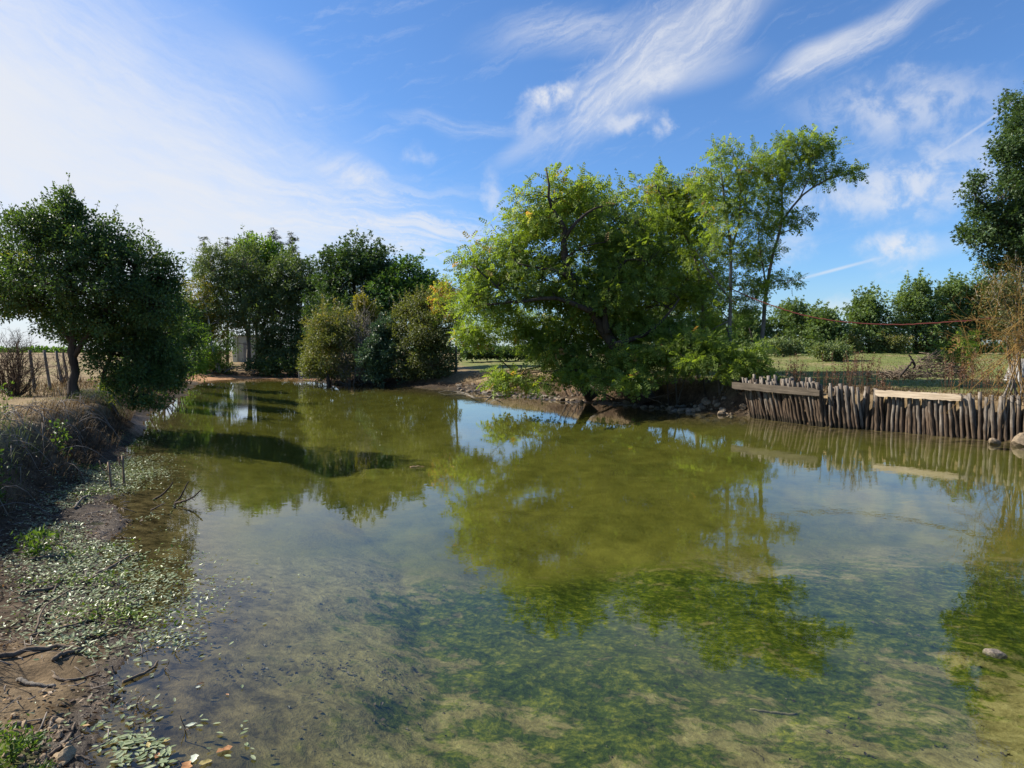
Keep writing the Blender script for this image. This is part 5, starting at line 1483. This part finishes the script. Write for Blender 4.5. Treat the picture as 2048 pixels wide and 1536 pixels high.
# drowned leaves on the pond bed, thickest along a drift line
qa, qb = WP(470, 1398, -.3), WP(810, 1336, -.3)
u = rng.random(240)
x = np.concatenate([qa[0] + (qb[0] - qa[0]) * u + .16 * rng.normal(size=240), -2.6 + 8 * rng.random(1500)])
y = np.concatenate([qa[1] + (qb[1] - qa[1]) * u + .17 * rng.normal(size=240) * (.4 + u), 2.7 + 5.5 * rng.random(1500) ** 1.3])
k_ = (shore(x, y)[0] < -.15) & ((np.arange(len(x)) < 240) | (vnoise(x * 1.5, y * 1.5, 401) > .12))
x, y = x[k_], y[k_]
n_ = len(x)
a = rng.random(n_) * 6.28
A = np.stack([np.cos(a), np.sin(a), .15 * rng.normal(size=n_)], -1)
v, q, kf = leaf_field(np.stack([x, y, terrain(x, y) + .006], -1), A, np.array([0, 0, 1.0]) + .35 * rng.normal(size=(n_, 3)), .010 + .036 * rng.random(n_) ** 2.5, 'broad')
tag(link('drowned_leaves', raw_mesh('drowned_leaves', v, [q], GREEN['litter'], False, {'tint': ('FACE', np.repeat(np.clip(.12 + .18 * rng.normal(size=n_), 0, 1), kf))})), 'dark drowned leaves lying on the pond bed', None, None, 'stuff')

# seed stalks behind the post wall
DKM = bark_mat('dock_stalk', (.07, .035, .02), (.16, .085, .05), 8)
for q, (px, Y, hp, n_, lab) in enumerate(((1590, 25.2, 66, 26, 'cluster of rust brown seed stalks behind the left plank'), (1640, 24.6, 40, 12, 'thin cluster of brown stalks right of the left plank'), (1690, 23.6, 76, 22, 'tall cluster of rust brown stalks on the lawn edge behind the posts'),
                                          (1726, 23.2, 80, 22, 'tallest cluster of rust brown stalks, next to the pale plank'), (1775, 22.4, 40, 8, 'few thin brown stalks behind the pale plank'), (1935, 21.4, 90, 30, 'cluster of rust brown stalks below the small sumac'), (1990, 20.4, 80, 26, 'cluster of rust brown stalks beside the concrete block'))):
    base = on_ground(px, Y)
    base[2] = gz(base[0], base[1])
    o = empty('dock_plant', base, lab, 'plant', 'dry stalk clusters behind the post wall')
    tb = TB()
    x = base[0] + rng.normal(size=n_) * .28
    y = base[1] + rng.normal(size=n_) * .3
    h_ = hp * Y / F * (.55 + .5 * rng.random(n_))
    d = np.stack([rng.normal(size=n_) * .10, rng.normal(size=n_) * .10, np.ones(n_)], -1)
    st_ = np.stack([x, y, terrain(x, y) - .03], -1)
    tt = np.linspace(0, 1, 5)[None, :, None]
    tb.many(st_[:, None] + d[:, None] * h_[:, None, None] * tt + rng.normal(size=(n_, 5, 3)) * .012, np.linspace(.007, .004, 5)[None].repeat(n_, 0), 4)
    link('stem', tb.mesh('stem', DKM, base), o)
    m_ = 26
    u = .45 + .6 * rng.random((n_, m_))
    P = (st_[:, None] + d[:, None] * (h_[:, None] * u)[..., None]).reshape(-1, 3) + rng.normal(size=(n_ * m_, 3)) * .03
    link('seed_heads', crown_mesh('seed_heads', P, rdir(n_ * m_) + (0, 0, .5), rdir(n_ * m_), .035 + .04 * rng.random(n_ * m_), 'small', GREEN['dock'], rng.random(n_ * m_), base), o)

# floating and stranded leaves along the left shore
def scatter_px(n, px0, px1, py0, py1, z=.02):
    px, py = px0 + (px1 - px0) * rng.random(n), py0 + (py1 - py0) * rng.random(n)
    q = np.array([WP(a, b_, z) for a, b_ in zip(px, py)])
    return q[:, 0], q[:, 1]


LEAF['oval'] = np.array([(0, 0, 0), (.5, .24, .05), (1, 0, .02), (.5, -.24, .05)])
LEAF['float'] = np.array([(0, 0, 0), (.32, .2, .04), (.72, .19, .04), (1, 0, 0), (1, 0, 0), (.72, -.19, .04), (.32, -.2, .04), (0, 0, 0)])


def flat_leaves(name, x, y, size, mat, tint, tilt, tmpl, label, float_z=.004, spread=.6):
    n = len(x)
    z = np.maximum(terrain(x, y), 0) + float_z + .012 * rng.random(n)
    a = rng.random(n) * 6.28
    A = np.stack([np.cos(a), np.sin(a), rng.normal(size=n) * tilt], -1)
    N = np.array([0, 0, 1.0]) + rng.normal(size=(n, 3)) * tilt
    v, q, kf = leaf_field(np.stack([x, y, z], -1), A, N, size, tmpl)
    me = raw_mesh(name, v, [q], GREEN[mat], False, {'tint': ('FACE', np.repeat(np.clip(tint, 0, 1), kf))})
    return tag(link(name, me), label, None, None, 'stuff')


x, y = scatter_shore(3, 12, 260000, -1.6, 2.1)
s_, p_ = shore(x, y)
band = np.exp(-((s_ - .25) / .62) ** 2)
dens = band * sm((vnoise(x * .8, y * .8, 71) + .55 * vnoise(x * 2.5, y * 2.5, 72) + .32) / .3) * np.where(y < 5.2, .10, 1) * np.clip((19 - y) / 6, 0, 1)
k_ = (rng.random(len(x)) < dens * .60) & (s_ < p_[:, 0] + .25)
x, y, s_ = x[k_], y[k_], s_[k_]
n_ = len(x)
tn = np.where(vnoise(x * 2.2, y * 2.2, 73) + .12 * rng.normal(size=n_) > .31, .96, np.clip(.5 + .2 * rng.normal(size=n_), 0, .86))
A_t = np.where(tn > .9, .5, .24)
z_ = np.maximum(terrain(x, y), 0) + .004 + .015 * rng.random(n_) + np.where(tn > .9, .03, 0)
a = rng.random(n_) * 6.28
A = np.stack([np.cos(a), np.sin(a), np.abs(rng.normal(size=n_)) * A_t], -1)
N = np.array([0, 0, 1.0]) + rng.normal(size=(n_, 3)) * A_t[:, None]
v, q, kf = leaf_field(np.stack([x, y, z_], -1), A, N, .018 + .036 * rng.random(n_), 'float')
tag(link('floating_leaves', raw_mesh('floating_leaves', v, [q], GREEN['float'], False, {'tint': ('FACE', np.repeat(np.clip(tn, 0, 1), kf))})), 'carpet of small pale floating leaves along the left shore', None, None, 'stuff')
# scattered leaves on the near water
xs, ys, ss = [], [], []
for n_, a0, a1, b0, b1 in ((110, 215, 340, 1478, 1536), (40, 190, 300, 1440, 1500), (40, 170, 330, 1250, 1450), (60, 230, 420, 1100, 1300), (30, 250, 420, 1000, 1120), (14, 380, 520, 1440, 1536), (26, 160, 230, 1340, 1420)):
    x, y = scatter_px(n_, a0, a1, b0, b1, 0)
    k_ = shore(x, y)[0] < .05
    xs.append(x[k_]); ys.append(y[k_]); ss.append(.03 + .04 * rng.random(k_.sum()))
x, y, sz = np.concatenate(xs), np.concatenate(ys), np.concatenate(ss)
n_ = len(x)
flat_leaves('drifting_leaves', x, y, sz, 'float', np.clip(.5 + .2 * rng.normal(size=n_), 0, .86), .08, 'float', 'loose pale leaves drifting on the near water')
# single larger fallen leaves
LM = {'yellow': plain_mat('yellow_leaf', (.24, .19, .06), (.40, .33, .14), 40, .5), 'orange': plain_mat('orange_leaf', (.20, .085, .03), (.36, .19, .08), 40, .5), 'white': plain_mat('pale_leaf', (.40, .44, .32), (.58, .60, .48), 20, .4), 'brown': plain_mat('brown_leaf', (.05, .03, .018), (.14, .08, .04), 20, .5)}
for px, py, sz, col, lab in ((395, 1447, .085, 'white', 'single pale oval leaf floating on the near water'), (308, 1487, .11, 'yellow', 'large yellow leaf floating near the corner'), (298, 1497, .08, 'yellow', 'second yellow leaf touching the large yellow one'), (318, 1506, .08, 'orange', 'orange leaf curled up beside the yellow leaves'),
                             (372, 1524, .12, 'orange', 'broad orange leaf at the bottom edge'), (432, 1506, .11, 'orange', 'lobed orange leaf floating near the bottom edge'), (425, 1521, .09, 'yellow', 'narrow yellow leaf touching the lobed orange one'), (410, 1366, .07, 'brown', 'dark curled leaf floating alone on the open water'),
                             (404, 1372, .055, 'white', 'thin pale leaf under the dark curled leaf'), (458, 1391, .04, 'orange', 'tiny orange leaf far out on the water'), (340, 1196, .06, 'orange', 'orange leaf floating beside the tree reflection'), (385, 1526, .09, 'white', 'pale leaf beside the broad orange leaf'),
                             (475, 1240, .05, 'brown', 'small dark leaf far out on the grey water'), (317, 1297, .04, 'orange', 'small orange leaf beside the wet twig')):
    c_ = WP(px, py, .004)
    a = rng.random() * 6.28
    g = [(0, 0, .0), (.18, .10, .10), (.45, .21, .06), (.75, .16, .03), (1, 0, .10), (.75, -.16, .08), (.45, -.21, .12), (.18, -.10, .10), (.5, 0, -.01)]
    if 'lobed' in lab or 'broad' in lab:
        g[1], g[3], g[5], g[7] = (.2, .28, .1), (.8, .32, .1), (.75, -.3, .1), (.25, -.25, .12)
    g = np.array(g) * sz * .85
    rt_ = np.array([[math.cos(a), -math.sin(a), 0], [math.sin(a), math.cos(a), 0], [0, 0, 1]])
    me = raw_mesh('leaf', g @ rt_.T, [np.array([(8, i_, (i_ + 1) % 8) for i_ in range(8)])], LM[col], True)
    tag(link('fallen_leaf', me, None, (c_[0], c_[1], .006)), lab, 'leaf')
# dark litter on the mud
x, y = scatter_shore(2, 10, 26000, -.5, 3.2)
s_, p_ = shore(x, y)
k_ = (s_ > -.05 - .3 * (vnoise(x * 2, y * 2, 3) > .2)) & (s_ < p_[:, 0] + 1.2) & (vnoise(x * 3, y * 3, 81) > -.15)
x, y = x[k_][:11000], y[k_][:11000]
n_ = len(x)
flat_leaves('leaf_litter', x, y, .02 + .045 * rng.random(n_) ** 2, 'litter', .42 + .27 * rng.normal(size=n_), .5, 'oval', 'dead leaves and bark bits lying on the mud')
# small twigs in the mud
n_ = 900
x, y = scatter_shore(2, 9, n_, -.1, 2.6)
z_ = np.maximum(terrain(x, y), 0)
a = rng.random(n_) * 6.28
l = .05 + .22 * rng.random(n_) ** 2
d = np.stack([np.cos(a), np.sin(a), .25 * rng.normal(size=n_)], -1)
b_ = np.stack([x, y, z_ + .012], -1)
tb = TB()
tt = np.linspace(-.5, .5, 3)[None, :, None]
tb.many(b_[:, None] + d[:, None] * l[:, None, None] * tt + rng.normal(size=(n_, 3, 3)) * .006, np.full((n_, 3), .0035) * (.6 + rng.random((n_, 1))), 4)
tag(link('twig_litter', tb.mesh('twig_litter', TWIGG)), 'fine dead twigs strewn over the mud', None, None, 'stuff')
# long roots and bramble canes arching over the bank face
n_ = 420
x, y = scatter_shore(5, 12, n_, 1.0, 3.6)
s_, p_ = shore(x, y)
k_ = (s_ - p_[:, 0] > .1) & (s_ - p_[:, 0] < 1.8)
x, y = x[k_], y[k_]
n_ = len(x)
b_ = np.stack([x, y, terrain(x, y)], -1)
d = nrm(np.stack([.7 + .3 * rng.normal(size=n_), -.15 + .6 * rng.normal(size=n_), np.zeros(n_)], -1))
l = .3 + .8 * rng.random(n_)
u = np.linspace(0, 1, 7)[None, :, None]
hgt = (.10 + .28 * rng.random(n_))[:, None, None]
P = b_[:, None] + d[:, None] * l[:, None, None] * u + np.array([0, 0, 1.0]) * (hgt * 4 * u * (1 - u) - u * u * .45 * l[:, None, None])
P[..., 2] = np.maximum(P[..., 2], terrain(P[..., 0], P[..., 1]) + .01)
tb = TB()
tb.many(P, np.linspace(.006, .003, 7)[None] * (.7 + .8 * rng.random((n_, 1))), 4)
tag(link('bramble_canes', tb.mesh('bramble_canes', TWIGG)), 'arching dead canes and roots over the left bank', None, None, 'stuff')
# green weeds
for px, py, hp, wp, n_, lab in ((135, 885, 60, 14, 110, 'upright green weed growing on the brown bank above the rod stakes'), (92, 995, 40, 34, 150, 'leafy green weed clump at the foot of the left bank'), (8, 940, 90, 16, 120, 'tall green weed at the left edge on the bank'), (20, 860, 50, 20, 90, 'pale green weed on the lip of the bank at the left edge'),
                                (20, 1470, 60, 34, 240, 'green weed clump in the near left corner'), (60, 1440, 26, 26, 70, 'small green weed among the corner stones'), (85, 1490, 20, 26, 60, 'low green sprig beside the biggest tan stone'), (25, 1530, 30, 40, 160, 'grassy green weed at the bottom left corner')):
    c_ = WP(px, py, .75 if py < 1000 else .2)
    if py < 1000:
        c_ = np.array([c_[0] - .25, c_[1] + .2, 0])
    c_[2] = gz(c_[0], c_[1])
    k_ = np.linalg.norm(c_[:2]) / F
    P = c_ + np.stack([rng.normal(size=n_) * wp * .4 * k_, rng.normal(size=n_) * wp * .4 * k_, hp * k_ * rng.random(n_)], -1)
    o = empty('weed', c_, lab, 'plant')
    tb = TB()
    for h in range(5):
        e = c_ + np.array([rng.normal() * wp * .4 * k_, rng.normal() * wp * .4 * k_, hp * k_ * (.6 + .4 * rng.random())])
        tb.add(np.array([c_, (c_ + e) / 2, e]), .004, .002, 4)
    link('stem', tb.mesh('stem', GREEN['weed'], c_), o)
    link('leaves', crown_mesh('leaves', P, rdir(n_) + (0, 0, .5), rdir(n_) + (0, 0, .6), (.03 if py > 1300 else .07) * (.6 + .8 * rng.random(n_)), 'small', GREEN['weed'], rng.random(n_), c_), o)
print('tris', sum(sum(p.loop_total - 2 for p in m.polygons) * 1 for m in []), 'objs', len(S.objects))
